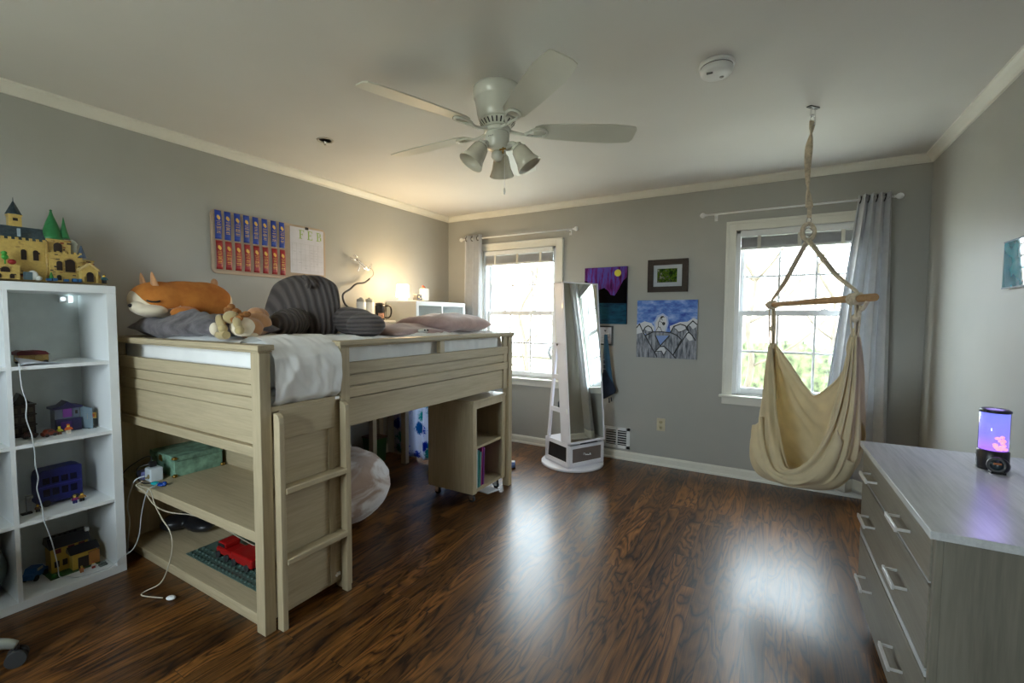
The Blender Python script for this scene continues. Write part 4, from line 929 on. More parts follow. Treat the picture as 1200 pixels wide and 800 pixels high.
MB().cyl((-3.2, 3.115, .775), (-2.0, 3.115, .775), .008).box(-3.2, -3.18, 3.05, 3.12, .76, .79).box(-2.02, -2.0, 3.05, 3.12, .76, .79).done('rod', M['nickel'], fc)
# a few things in the dark by the left wall
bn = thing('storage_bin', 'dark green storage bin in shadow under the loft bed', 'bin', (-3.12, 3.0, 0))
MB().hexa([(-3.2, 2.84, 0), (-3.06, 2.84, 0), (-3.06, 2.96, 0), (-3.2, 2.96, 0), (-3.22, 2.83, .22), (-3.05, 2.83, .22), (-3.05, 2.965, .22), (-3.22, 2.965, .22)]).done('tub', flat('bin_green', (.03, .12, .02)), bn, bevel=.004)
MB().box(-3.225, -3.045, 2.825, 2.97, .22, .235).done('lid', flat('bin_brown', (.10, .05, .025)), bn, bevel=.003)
tb = thing('toy_block', 'small blue and white toy car on the floor behind bed post', 'toy', (-1.97, 3.40, 0), .5)
MB().prism([(-.05, .012), (.05, .012), (.05, .03), (.03, .036), (.015, .055), (-.035, .055), (-.05, .035)], 'yz', -.022, .022).done('body', flat('toy_skyblue', (.14, .26, .7), .3), tb, bevel=.004)
MB().box(-.019, .019, -.03, .01, .0555, .058).done('roof', M['whitep'], tb)
for a in (-.03, .03):
    for s in (-1, 1): MB().cyl((s * .016, a, .013), (s * .025, a, .013), .013, n=14).done('wheel', M['rubber'], tb)

# ------------------------------------------------------------------ lamp and boxes on the far bookcase
Z = 1.478
lm = thing('table_lamp', 'small glowing round table lamp on the far white bookcase', 'lamp', (-3.07, 3.10 + .1, Z))
lx, ly = -3.10, 3.235
lm.location = (lx, ly, Z); ORG[lm.name] = Vector((lx, ly, Z))
MB().lathe([(.045, 0), (.045, .008), (.03, .014), (.02, .022)], (lx, ly, Z), 28).done('base', M['whitep'], lm)
shade_em = emit('lit_lamp_shade', (1, .84, .60), 3.5, (.9, .8, .6))
MB().lathe([(.030, .022), (.060, .028), (.064, .034), (.056, .142), (.050, .148), (0, .150)], (lx, ly, Z), 32).done('lamp_shade', shade_em, lm)
L = bpy.data.lights.new('lamp_bulb_light', 'POINT'); L.energy = 7; L.color = (1, .70, .36); L.shadow_soft_size = .075
lo = bpy.data.objects.new('lamp_bulb', L); C.objects.link(lo); lo.parent = lm; lo.location = (.13, -.02, .12)
rb = thing('small_speaker', 'small black cube speaker beside the glowing lamp', 'speaker', (-2.98, 3.33, Z))
MB().box(-3.01, -2.95, 3.275, 3.345, Z, Z + .055).done('housing', M['black'], rb, bevel=.005)
MB().lathe([(.008, 0), (.008, .002), (0, .003)], (-2.95, 3.295, Z + .03), 12, (1, 0, 0)).lathe([(.006, 0), (.006, .002), (0, .003)], (-2.95, 3.315, Z + .018), 12, (1, 0, 0)).done('dial', flat('dial_gold', (.6, .45, .2), .3), rb)
MB().box(-3.02, -2.96, 3.385, 3.45, Z, Z + .115).done('white_carton', flat('carton', (.62, .62, .62)), label='plain white upright carton on the far bookcase', cat='box', bevel=.002)
MB().ell((-2.99, 3.41, Z + .128), (.014, .024, .010)).ell((-2.985, 3.392, Z + .139), (.010, .012, .008)).done('red_trinket', flat('trinket_red', (.25, .04, .015), .35), label='tiny dark red trinket on top of white carton', cat='trinket')
MB().lathe([(.02, 0), (.028, .01), (.030, .05), (.022, .06), (0, .062)], (-3.0, 3.27, 1.143), 16).done('green_cup', flat('cup_green', (.08, .42, .03)), label='bright green cup in the left cube of far bookcase', cat='cup')
MB().lathe([(.018, 0), (.022, .01), (.022, .06), (.01, .075), (0, .078)], (-3.02, 3.62, 1.143), 16).done('teal_bottle', flat('teal_cup', (.25, .5, .5)), label='pale teal bottle in the right cube of far bookcase', cat='bottle')

# ------------------------------------------------------------------ pin board with award ribbons
pb = thing('pin_board', 'wide beige fabric pin board with rounded corners on left wall', 'pin board', (-3.25, 2.05, 1.6))
y0, y1, z0, z1 = 1.612, 2.492, 1.603, 2.027
def rrect(y0, y1, z0, z1, r, n=6):
    P = []
    for cy, cz, a0 in ((y1 - r, z1 - r, 0), (y0 + r, z1 - r, PI / 2), (y0 + r, z0 + r, PI), (y1 - r, z0 + r, 1.5 * PI)):
        P += [(cy + r * math.cos(a0 + PI / 2 * k / n), cz + r * math.sin(a0 + PI / 2 * k / n)) for k in range(n + 1)]
    return P
MB().prism(rrect(y0, y1, z0, z1, .035), 'yz', XL, XL + .014).done('frame', flat('board_frame', (.46, .36, .27), .6), pb, bevel=.002)
MB().prism(rrect(y0 + .018, y1 - .018, z0 + .018, z1 - .018, .022), 'yz', XL + .010, XL + .016).done('felt_panel', flat('board_felt', (.38, .30, .23), .9, bmp=.3, bsc=200), pb)
xb = XL + .016
cp = thing('calendar_page', 'white calendar page with green FEB heading clipped on the pin board', 'calendar', (xb, 2.33, 1.66))
MB().box(xb, xb + .002, 2.175, 2.47, 1.655, 2.01).done('paper', flat('calendar_white', (.60, .60, .66), .7), cp)
b = MB(); xx0, xx1 = xb + .002, xb + .0028
lg = flat('letter_green', (.30, .45, .13), .7)
def bars(segs, oy, oz, s):
    for a0, a1, b0, b1 in segs: b.box(xx0, xx1, oy + a0 * s, oy + a1 * s, oz + b0 * s, oz + b1 * s)
Fs = [(0.1, .25, 0, 1), (.0, .38, 0, .07), (0, .62, .93, 1), (.25, .46, .47, .54), (.58, .64, .78, 1), (.43, .48, .38, .63)]
Es = [(0.1, .25, 0, 1), (0, .64, 0, .07), (0, .62, .93, 1), (.25, .46, .47, .54), (.58, .64, .8, 1), (.6, .66, 0, .2), (.43, .48, .38, .63)]
Bs = [(0.1, .25, 0, 1), (0, .5, 0, .07), (0, .46, .93, 1), (.25, .5, .47, .54), (.44, .58, .56, .91), (.5, .66, .09, .46)]
bars(Fs, 2.25, 1.925, .068); bars(Es, 2.323, 1.925, .068); bars(Bs, 2.405, 1.925, .068)
b.done('feb_letters', lg, cp)
b = MB()
for r in range(6): b.box(xx0, xb + .0024, 2.19, 2.455, 1.675 + r * .042, 1.6762 + r * .042)
for r in range(8): b.box(xx0, xb + .0024, 2.19 + r * .0378, 2.191 + r * .0378, 1.675, 1.887)
b.done('grid_lines', flat('pencil_grey', (.42, .42, .46), .8), cp)
b = MB(); rnd = random.Random(2)
for r in range(4):
    for c in range(5):
        if rnd.random() < .6: b.box(xx0, xb + .0025, 2.197 + c * .05, 2.197 + c * .05 + rnd.uniform(.015, .035), 1.695 + r * .042, 1.6965 + r * .042)
b.done('handwriting', flat('ink_grey', (.25, .25, .32), .8), cp)
MB().box(xb + .002, xb + .008, 2.305, 2.33, 2.0, 2.02).done('clip', M['black'], cp)
MB().box(xb, xb + .006, 2.36, 2.40, 1.618, 1.626).done('black_clip', M['black'], pb)
blue_r = mat('blue_satin', (.008, .045, .33), .35, var=.1, sc=8); red_r = mat('red_satin', (.28, .006, .01), .35, var=.15, sc=8); gold = flat('gold_foil', (.78, .50, .10), .3); M['gold'] = gold
def ribbon(y, z, m, col, label, k):
    t = thing('award_ribbon', label, 'ribbon', (xb, y, z), 0, col + ' award ribbons on the pin board')
    w, h = .021, .19
    b = MB()
    b.grid(lambda u, v: (xb + .002 + .004 * math.sin(v * PI) + .0015 * math.sin(u * 3), y - w + 2 * w * u, z - h * v), 4, 10)
    b.done('satin_strip', m, t, solid=.001)
    g = MB(); rr = random.Random(k)
    xg = xb + .0048
    def xf(zz): return xb + .0044 + .004 * math.sin(max(0, min(1, (z - zz) / h)) * PI)
    def dash(c, hw, zz, hh): g.box(xf(zz), xf(zz) + .0006, y + c - hw, y + c + hw, zz - hh, zz + hh)
    # a small leaf-like crest and lines of lettering too small to read
    P = [(-.009, .014), (.001, .016), (.010, .006), (.013, -.006), (.006, -.016), (-.004, -.010), (-.011, .0)]
    g.prism([(y + a, z - .048 + c) for a, c in P], 'yz', xf(z - .05), xf(z - .05) + .0006)
    for i, zz in enumerate((.072, .082, .094, .108, .116, .126, .140, .150)):
        n = rr.choice((2, 3)); tot = rr.uniform(.010, .016); cur = -tot
        for q in range(n):
            l = 2 * tot / n; dash(cur + l / 2, l * .40, z - zz, .0014 if i not in (2, 4, 6) else .0026); cur += l
    g.done('gold_print', gold, t)
    MB().box(xb + .002, xb + .004, y - .003, y + .003, z - .006, z - .002).done('pin', M['nickel'], t)
ys = [1.656, 1.716, 1.78, 1.843, 1.908, 1.974, 2.043, 2.107]
pos = ['first from the left', 'second from the left', 'third from the left', 'fourth from the left', 'fourth from the right', 'third from the right', 'second from the right', 'nearest the calendar page']
for k, y in enumerate(ys):
    ribbon(y, 2.022, blue_r, 'blue', 'blue award ribbon with gold print in upper row, ' + pos[k], k)
    ribbon(y + .003, 1.822 - .0005 * k, red_r, 'red', 'red award ribbon with gold print in lower row, ' + pos[k], k + 20)
# ------------------------------------------------------------------ ceiling fan
FX, FY = -1.225, 1.945
fan = thing('ceiling_fan', 'white five-blade ceiling fan with frosted bell light shades', 'ceiling fan', (FX, FY, 2.44))
MB().lathe([(.118, 0), (.120, -.012), (.118, -.045), (.112, -.05), (.112, -.058), (.108, -.075), (.100, -.12), (.094, -.145), (.088, -.152)], (FX, FY, 2.44), 48).done('motor_housing', M['fan'], fan)
MB().lathe([(.088, 0), (.086, -.012), (.070, -.030), (.058, -.036)], (FX, FY, 2.288), 48).done('vent_ring', M['fan'], fan)
b = MB()
for k in range(24):
    a = 2 * PI * k / 24
    c, s = math.cos(a), math.sin(a)
    R = Matrix.Translation((FX, FY, 2.270)) @ Matrix.Rotation(a, 4, 'Z') @ Matrix.Translation((.0765, 0, 0)) @ Matrix.Rotation(.75, 4, 'Y')
    b.box(-.0035, .0035, -.0035, .0035, -.013, .013, R)
b.done('vent_slots', M['black'], fan)
MB().lathe([(.062, 0), (.066, -.006), (.066, -.018), (.058, -.024)], (FX, FY, 2.252), 40).done('flywheel', M['fan'], fan)
MB().lathe([(.056, 0), (.060, -.01), (.060, -.045), (.052, -.055), (.050, -.070), (.040, -.082), (.018, -.088)], (FX, FY, 2.230), 40).done('switch_housing', M['fan'], fan)
MB().lathe([(.015, 0), (.026, -.010), (.030, -.03), (.020, -.048), (.008, -.052), (0, -.054)], (FX, FY, 2.144), 24).done('finial', M['fan'], fan)
b = MB()
for k in range(4): b.box(FX + .0 + (k - 1.5) * .008 - .002, FX + (k - 1.5) * .008 + .002, FY - .0612, FY - .0598, 2.196, 2.2)
b.done('badge_marks', flat('badge_grey', (.2, .2, .18)), fan)
base_ang = math.radians(-37.8)
BZ = 2.243
for k in range(5):
    a = base_ang + k * 2 * PI / 5
    piv = bpy.data.objects.new('blade', None)
    R = Matrix.Translation((FX, FY, BZ)) @ Matrix.Rotation(a, 4, 'Z') @ Matrix.Rotation(math.radians(-13), 4, 'X')
    # blade outline along +x
    pts = []
    r0, r1 = .185, .685
    n = 14
    for i in range(n + 1):
        t = i / n; x = r0 + (r1 - r0) * t
        w = .052 + .022 * math.sin(min(1, t * 1.25) * PI / 2) - .010 * max(0, t - .8) * 5
        if i == n: w -= .004
        pts.append((x, w))
    outline = [(r0 + .0, -.035)] + [(x, -w) for x, w in pts[1:]] + [(r1 + .008, -.045), (r1 + .010, .035)] + [(x, w) for x, w in pts[::-1][:-1]] + [(r0, .035)]
    bb = MB()
    A = [bb.bm.verts.new(R @ Vector((x, y, .004))) for x, y in outline]; B = [bb.bm.verts.new(R @ Vector((x, y, -.002))) for x, y in outline]
    bb._f(A); bb._f(B[::-1])
    for i in range(len(A)): bb._f([A[i], A[(i + 1) % len(A)], B[(i + 1) % len(A)], B[i]])
    bpy.data.objects.remove(piv)
    blade = bb.done('blade', M['blade'], fan, bevel=.0015)
    q = MB()
    def tr(p): return R @ Vector(p)
    q.tube([tr(p) for p in ((.05, 0, .0), (.09, 0, -.012), (.135, .004, -.018), (.175, .022, -.010))], [.011, .009, .008, .007], 8)
    q.tube([tr(p) for p in ((.135, .0, -.018), (.175, -.022, -.010))], [.008, .007], 8, 1)
    q.tube([tr(p) for p in ((.165, .020, -.010), (.20, .030, -.008), (.235, .024, -.008), (.248, 0, -.008), (.235, -.024, -.008), (.20, -.030, -.008), (.165, -.020, -.010))], .007, 8)
    for y in (-.022, .022): q.lathe([(.005, 0), (.005, -.004), (0, -.006)], tr((.225, y, -.006)), 8)
    q.done('blade_iron', M['fan'], fan)
rt_ = Vector((.8639, .5037, 0)); fw_ = Vector((-.5037, .8639, 0))
for lx_, ld, tag_ in ((-.9, -.35, 0), (1.0, -.1, 1), (.05, .95, 2), (.1, -1.0, 3)):
    if tag_ == 3: continue
    d = (rt_ * lx_ + fw_ * ld).normalized()
    c0 = Vector((FX, FY, 2.172)) + rt_ * .012 + d * .035
    q = MB().tube([c0, c0 + d * .03 + Vector((0, 0, .004)), c0 + d * .05 + Vector((0, 0, -.006))], .012, 10)
    q.done('lamp_arm', M['fan'], fan)
    ax = (d * .55 + Vector((0, 0, -.84))).normalized()
    s0 = c0 + d * .045
    MB().lathe([(.018, 0), (.026, .006), (.027, .022)], s0, 20, ax).done('socket_cup', M['fan'], fan)
    b = MB().lathe([(.028, .018), (.038, .03), (.043, .055), (.049, .09), (.064, .126), (.0625, .1265), (.047, .091), (.041, .056), (.036, .032), (.02, .024)], s0, 32, ax)
    sh = b.done('glass_shade', M['shade'], fan)
    MB().ell(s0 + ax * .065, (.02, .02, .028), nu=14, nv=10).done('bulb', flat('unlit_bulb', (.62, .60, .5), .2), sh)
b = MB().cyl((FX + .04, FY + .005, 2.145), (FX + .04, FY + .005, 1.955), .0013, n=6)
b.lathe([(.002, 0), (.005, -.01), (.005, -.026), (.002, -.032), (0, -.033)], (FX + .04, FY + .005, 1.957), 10)
b.done('pull_chain', M['nickel'], fan)
MB().box(FX + .025, FX + .06, FY - .02, FY - .016, 2.135, 2.142).cyl((FX + .04, FY - .01, 2.15), (FX + .04, FY - .01, 2.12), .004, n=8).done('chain_outlet', M['brass'], fan)

# smoke alarm and sprinkler plate
sd = thing('smoke_detector', 'round white smoke alarm on the ceiling right of the fan', 'smoke detector', (-.265, 2.234, 2.44))
MB().lathe([(.074, 0), (.074, -.014), (.068, -.016)], (-.265, 2.234, 2.44), 40).done('mounting_plate', M['whitep'], sd)
MB().lathe([(.066, -.018), (.068, -.022), (.066, -.038), (.058, -.048), (.03, -.052), (0, -.053)], (-.265, 2.234, 2.44), 40).done('cover', M['whitep'], sd)
MB().lathe([(.0665, -.0155), (.0665, -.0185)], (-.265, 2.234, 2.44), 40).done('slot_ring', M['black'], sd)
MB().lathe([(.009, -.050), (.009, -.0545), (0, -.0545)], (-.245, 2.25, 2.44), 16).done('test_button', flat('btn_grey', (.3, .3, .28)), sd)
MB().box(-.30, -.275, 2.19, 2.20, 2.386, 2.3925).done('sound_grille', flat('btn_dark', (.12, .12, .11)), sd)
sk = thing('ceiling_sprinkler', 'small recessed ceiling plate with nub left of the fan', 'sprinkler', (-2.525, 1.95, 2.44))
MB().lathe([(.052, 0), (.050, -.003), (.040, -.004), (.036, 0)], (-2.525, 1.95, 2.44), 32).done('escutcheon', flat('sprinkler_grey', (.45, .42, .36)), sk)
MB().lathe([(.036, -.0008), (0, -.0008)], (-2.525, 1.95, 2.44), 24).done('recess', flat('sprinkler_dark', (.42, .39, .33)), sk)
MB().lathe([(.008, 0), (.006, -.014), (.003, -.016), (.003, -.026), (.010, -.028), (0, -.03)], (-2.525, 1.95, 2.44), 12).done('nozzle', M['chrome'], sk)

# ------------------------------------------------------------------ hammock swing
HX, HY = .131, 2.93
hk = thing('ceiling_hook', 'metal ceiling bracket holding the hammock swing', 'hook', (HX, HY, 2.44))
R = Matrix.Translation((HX, HY, 2.44)) @ Matrix.Rotation(.9, 4, 'Z')
MB().box(-.035, .035, -.012, .012, -.005, 0, R).done('plate', flat('dark_steel', (.05, .05, .05), .4), hk)
MB().tube([R @ Vector(p) for p in ((-.016, 0, -.003), (-.016, 0, -.04), (-.01, 0, -.052), (.01, 0, -.052), (.016, 0, -.04), (.016, 0, -.003))], .0035, 8).done('u_bolt', M['chrome'], hk)
hm = thing('hammock_swing', 'cream cotton hammock swing with wooden spreader bar hanging from ceiling', 'hammock swing', (HX, HY, .42))
MB().tube([(HX + .012 * math.cos(a) * .9, HY + .012 * math.cos(a) * .4, 2.372 + .028 * math.sin(a)) for a in [2 * PI * k / 12 for k in range(12)]], .0035, 8, 2, True).done('carabiner', M['chrome'], hm)
def strap(u, v):
    z = 2.368 - .445 * v
    w = .017 + .005 * math.sin(v * 7) + .006 * (v < .9) * math.sin(v * PI)
    tw = .5 + 2.2 * math.sin(v * 3.4)
    o = (u - .5) * 2 * w
    off = .018 * math.sin(v * PI) * -1
    return (HX + o * math.cos(tw) * .8 + off * .8, HY + o * math.cos(tw) * .3 + o * math.sin(tw) * .8 + off * .3, z)
MB().grid(strap, 6, 40).done('hanging_strap', M['rope'], hm, solid=.009)
MB().box(HX - .017, HX + .017, HY - .008, HY + .008, 1.915, 1.93).box(HX - .009, HX + .012, HY - .006, HY + .006, 1.86, 1.92).done('strap_end', M['rope'], hm, bevel=.003)
MB().tube([(HX + .010 * math.cos(a), HY + .004 * math.cos(a), 1.842 + .026 * math.sin(a)) for a in [2 * PI * k / 12 for k in range(12)]], .003, 8, 2, True).tube([(HX + .018 * math.cos(a), HY + .008 * math.cos(a), 1.785 + .022 * math.sin(a)) for a in [2 * PI * k / 12 for k in range(12)]], .0035, 8, 2, True).done('steel_ring', M['chrome'], hm)
MB().tube([(HX + .033 * math.cos(a) * .86, HY + .033 * math.cos(a) * .5, 1.785 + .044 * math.sin(a)) for a in [2 * PI * k / 14 for k in range(14)]], [.011] * 14, 10, 2, True).done('rope_loop', M['rope'], hm)
A1, A2 = Vector((-.029, 3.43, 1.41)), Vector((.302, 2.536, 1.41))
bar0, bar1 = Vector((-.055, 3.50, 1.412)), Vector((.352, 2.415, 1.412))
MB().tube([bar0, bar0.lerp(bar1, .5), bar1], .0165, 18, 1).done('spreader_bar', M['dowel'], hm)
AP = Vector((HX, HY, 1.745))
for a, nm in ((A1, 'rope'), (A2, 'rope')):
    b = MB(); d = (AP - a); sd_ = Vector((.86, .5, 0))
    for k in (-1, 1):
        b.tube([AP + sd_ * k * .006 + Vector((0, 0, -.0)), AP.lerp(a, .3) + sd_ * k * .008, AP.lerp(a, .65) + sd_ * k * .006, a + Vector((0, 0, .035)), a + Vector((0, 0, .01))], .0075, 8)
    # wrapping round the bar
    bd = (bar1 - bar0).normalized()
    for j in range(5):
        o = a + bd * (j - 2) * .014; side = bd.cross(Vector((0, 0, 1)))
        b.tube([o + (side * math.cos(t) + Vector((0, 0, 1)) * math.sin(t)) * .022 for t in [2 * PI * k / 10 for k in range(10)]], .007, 6, 1, True)
    b.done('rope', M['rope'], hm)
G1, G2 = Vector((-.020, 3.377, 1.16)), Vector((.305, 2.529, 1.27))
for a, g in ((A1, G1), (A2, G2)):
    b = MB(); rnd = random.Random(5)
    for k in range(7):
        o = Vector((rnd.uniform(-.012, .012), rnd.uniform(-.012, .012), 0))
        b.tube([a + o * 1.2 + Vector((0, 0, -.01)), a.lerp(g, .5) + o * 1.6, g + o + Vector((0, 0, -.03))], .0045, 6, 3)
    b.ell(a.lerp(g, .62), (.017, .017, .02), nu=12, nv=8)
    b.done('gathering_cords', M['rope'], hm)
b = MB().tube([bar1 + Vector((-.012, .032, 0)), bar1 + Vector((-.03, .07, -.05)), G2 + Vector((.015, -.02, .10)), G2 + Vector((0, 0, .03))], .008, 8)
b.done('end_cord', M['rope'], hm)
CT = [  # cross-sections of the seat, front edge to back edge, from the far end to the near end
[(-0.03, 3.35, 1.162), (-0.006, 3.131, 0.901), (0.027, 2.94, 0.687), (0.078, 2.785, 0.53), (0.151, 2.676, 0.588), (0.219, 2.593, 0.775), (0.264, 2.556, 1.001), (0.3, 2.526, 1.277)] ,
[(-0.029, 3.357, 1.129), (-0.061, 3.121, 0.778), (-0.067, 2.922, 0.595), (-0.003, 2.781, 0.494), (0.118, 2.693, 0.498), (0.234, 2.621, 0.605), (0.287, 2.577, 0.868), (0.301, 2.525, 1.262)] ,
[(-0.024, 3.373, 1.117), (-0.079, 3.144, 0.602), (-0.052, 2.985, 0.45), (0.067, 2.888, 0.427), (0.179, 2.79, 0.461), (0.29, 2.695, 0.551), (0.327, 2.62, 0.768), (0.308, 2.529, 1.254)] ,
[(-0.015, 3.391, 1.144), (0.039, 3.259, 0.754), (0.118, 3.145, 0.578), (0.199, 3.027, 0.506), (0.278, 2.904, 0.522), (0.352, 2.776, 0.68), (0.345, 2.662, 0.941), (0.314, 2.533, 1.258)] ,
[(-0.016, 3.394, 1.172), (0.076, 3.306, 1.045), (0.152, 3.196, 0.921), (0.2, 3.063, 0.884), (0.265, 2.935, 0.964), (0.299, 2.779, 1.102), (0.306, 2.659, 1.194), (0.31, 2.532, 1.277)] ]
def cr(P, t):
    n = len(P) - 1; x = min(max(t, 0), 1) * n; i = min(int(x), n - 1); f = x - i
    g = lambda j: Vector(P[max(0, min(n, j))]); a, b_, c, d = g(i - 1), g(i), g(i + 1), g(i + 2)
    return .5 * ((2 * b_) + (c - a) * f + (2 * a - 5 * b_ + 4 * c - d) * f * f + (3 * b_ - a - 3 * c + d) * f ** 3)
def sling(s, t): return cr([cr(row, s) for row in CT], t)
def sling_n(s, t):
    e = .01; a = sling(min(1, s + e), t) - sling(max(0, s - e), t); b_ = sling(s, min(1, t + e)) - sling(s, max(0, t - e))
    n = a.cross(b_); return n.normalized() if n.length > 1e-9 else Vector((0, 0, 1))
def wr(s, t, k=1):
    e = math.sin(PI * min(1, max(0, s))) ** .5
    tt = t + .05 * nz(s * 3, t * 2)
    return k * (.007 * math.sin(tt * 43 + 3 * s) + .005 * math.sin(tt * 97 + 2) + .022 * nz(s * 2.0, t * 8, 5) + .012 * nz(s * 4, t * 19, 2) - .018 * abs(nz(s * 1.6 + t * 3, t * 6 - s, 9))) * (.5 + .9 * e) + k * .014 * (abs(math.sin(tt * 26 + 2.5 * math.sin(s * 3))) ** 3) * (1.1 - .5 * e)
MB().grid(lambda u, v: sling(u, v) + sling_n(u, v) * wr(u, v), 90, 100).done('seat_fabric', M['canvas'], hm, solid=.003)
cent = Vector((.13, 2.93, .72))
def pocket(s0, s1, t0, t1, puff, sc, k_):
    # a pouch sewn on outside; its open gathered rim is at s1
    def fn(u, v):
        s = s0 + (s1 - s0) * u; t = t0 + (t1 - t0) * v
        P = sling(s, t); n = sling_n(s, t); c_ = sling(s, .5) * .3 + sling(s, 0) * .35 + sling(s, 1) * .35
        if n.dot(P - c_) < 0: n = -n
        k = min(1, u * 1.8) * (.15 + .85 * math.sin(PI * v) ** .5)
        r = max(0, u - .75) * 4
        return P + n * (.008 + puff * k + .008 * math.sin(v * k_ * 6.3) * (.3 + u) + .010 * nz(s * 4, t * 9, 3)) + Vector((0, 0, sc * (abs(math.sin(v * k_ * 3.14)) - .5) * r))
    MB().grid(fn, 40, 60).done('seat_pouch', M['canvas'], hm, solid=.003)
pocket(.50, .80, .15, .85, .014, .018, 3)
pocket(.50, .20, .16, .52, .014, .012, 4)
for t in (.0, 1.0):
    MB().tube([sling(k / 24, t) + sling_n(k / 24, t) * wr(k / 24, t) for k in range(25)], .0055, 8, 2).done('hem_cord', M['canvas'], hm)

# ------------------------------------------------------------------ mirror tower (rotating jewellery stand)
mt = thing('mirror_tower', 'white rotating mirror stand with side shelves on round base', 'mirror stand', (-1.552, 3.786, 0), math.radians(60.8))
lil = M['lilac']
MB().lathe([(.272, .0), (.280, .004), (.280, .022), (.274, .028), (0, .028)], (-.005, .015, 0), 56).done('round_base', lil, mt)
wx, dy = .196, .172
# lower drawer box
b = MB().box(-wx, -wx + .02, -dy, dy, .03, .05).box(wx - .02, wx, -dy, dy, .03, .05)
b.box(-wx, wx, -dy, dy, .03, .045)
for sx in (-1, 1):
    x0, x1 = (sx * wx, sx * (wx - .02))
    b.box(x0, x1, -dy, dy, .045, .075); b.box(x0, x1, -dy, dy, .205, .228); b.box(x0, x1, -dy, -dy + .03, .075, .205); b.box(x0, x1, dy - .03, dy, .075, .205)
b.box(-wx, wx, dy - .015, dy, .03, .228)
b.done('lower_box', lil, mt, bevel=.002)
for sx in (-1, 1): MB().box(sx * (wx - .016), sx * (wx - .010), -dy + .03, dy - .03, .075, .205).done('black_side_panel', M['black'], mt)
MB().box(-wx, wx, -dy + .012, dy, .228, .240).done('lower_shelf', lil, mt, bevel=.002)
dr = MB()
dr.box(-wx + .006, -wx + .036, -dy - .014, -dy, .045, .222).box(wx - .036, wx - .006, -dy - .014, -dy, .045, .222).box(-wx + .036, wx - .036, -dy - .014, -dy, .045, .075).box(-wx + .036, wx - .036, -dy - .014, -dy, .195, .222)
d_ = dr.done('drawer', lil, mt, bevel=.002)
MB().box(-wx + .036, wx - .036, -dy - .008, -dy - .002, .075, .195).done('drawer_panel', flat('taupe_glass', (.20, .165, .15), .25), d_)
MB().tube([(-.035, -dy - .010, .142), (-.03, -dy - .03, .14), (.0, -dy - .034, .135), (.03, -dy - .03, .13), (.035, -dy - .010, .128)], .004, 8).ell((-.035, -dy - .012, .142), (.012, .005, .009), nu=10, nv=6).ell((.035, -dy - .012, .128), (.012, .005, .009), nu=10, nv=6).done('bow_handle', M['chrome'], d_)
# tall cabinet leaning back
lean = .128 / 1.40
Sh = Matrix(((1, 0, 0, 0), (0, 1, lean, -lean * .235), (0, 0, 1, 0), (0, 0, 0, 1)))
z0, z1 = .240, 1.625; th = .105
b = MB().box(-wx, -wx + .014, -dy, -dy + th, z0, z1, Sh).box(wx - .014, wx, -dy, -dy + th, z0, z1, Sh).box(-wx, wx, -dy, -dy + th, z1 - .014, z1, Sh).box(-wx, wx, -dy + th - .01, -dy + th, z0, z1, Sh).box(-wx, wx, -dy, -dy + th, z0, z0 + .014, Sh)
b.done('cabinet_case', lil, mt, bevel=.0015)
b = MB().box(-wx, -wx + .010, -dy - .022, -dy - .003, z0, z1, Sh).box(wx - .010, wx, -dy - .022, -dy - .003, z0, z1, Sh).box(-wx, wx, -dy - .022, -dy - .003, z1 - .008, z1, Sh).box(-wx, wx, -dy - .022, -dy - .003, z0, z0 + .018, Sh).box(-wx + .009, wx - .009, -dy - .010, -dy - .004, z0 + .01, z1 - .01, Sh)
dd = b.done('mirror_door', lil, mt)
MB().box(-wx + .010, wx - .010, -dy - .016, -dy - .0105, z0 + .018, z1 - .008, Sh).done('mirror_glass', M['mirror'], dd)
MB().box(-wx - .003, -wx, -dy - .012, -dy + .01, 1.40, 1.44, Sh).box(-wx - .003, -wx, -dy - .012, -dy + .01, .50, .54, Sh).done('hinge', M['nickel'], mt)
# rear legs and side shelves
for sx in (-1, 1):
    x0, x1 = sx * wx, sx * (wx - .022)
    xa, xb_ = min(x0, x1), max(x0, x1)
    ytop = -dy + th + lean * (1.10 - .235) + .005
    MB().hexa([(xa, dy - .03, .03), (xb_, dy - .03, .03), (xb_, dy, .03), (xa, dy, .03), (xa, ytop - .005, 1.10), (xb_, ytop - .005, 1.10), (xb_, ytop + .022, 1.10), (xa, ytop + .022, 1.10)]).done('rear_leg', lil, mt, bevel=.002)
    b = MB().prism([(ytop - .06, 1.065), (ytop + .018, 1.065), (ytop + .018, 1.102), (ytop - .06, 1.102)], 'yz', xa, xb_); b.done('top_bracket', lil, mt)
    MB().prism([(ytop - .012, 1.068), (ytop + .004, 1.088), (ytop - .004, 1.095), (ytop - .012, 1.088), (ytop - .020, 1.095), (ytop - .028, 1.088)], 'yz', (xa - .0008 if sx < 0 else xb_), (xa if sx < 0 else xb_ + .0008)).done('heart_mark', flat('heart_dark', (.06, .05, .05)), mt)
for z in (.50, .79):
    y0 = -dy + th + lean * (z - .235); y1 = dy - (dy - (-dy + th + lean * (1.10 - .235))) * (z / 1.10)
    MB().box(-wx + .02, wx - .02, y0, y1, z - .008, z + .006).done('side_shelf', lil, mt)
    for xq in (-wx + .001, wx - .018): MB().box(xq, xq + .017, y0, y1, z - .008, z + .03).done('shelf_guard', lil, mt, bevel=.001)
it = MB().lathe([(.02, 0), (.024, .01), (.024, .05), (.012, .065), (.012, .08)], (-1.66, 3.72, .507), 16).done('dark_jar', flat('jar_dark', (.03, .035, .05), .2), label='small dark jar on middle side shelf of mirror stand', cat='jar')

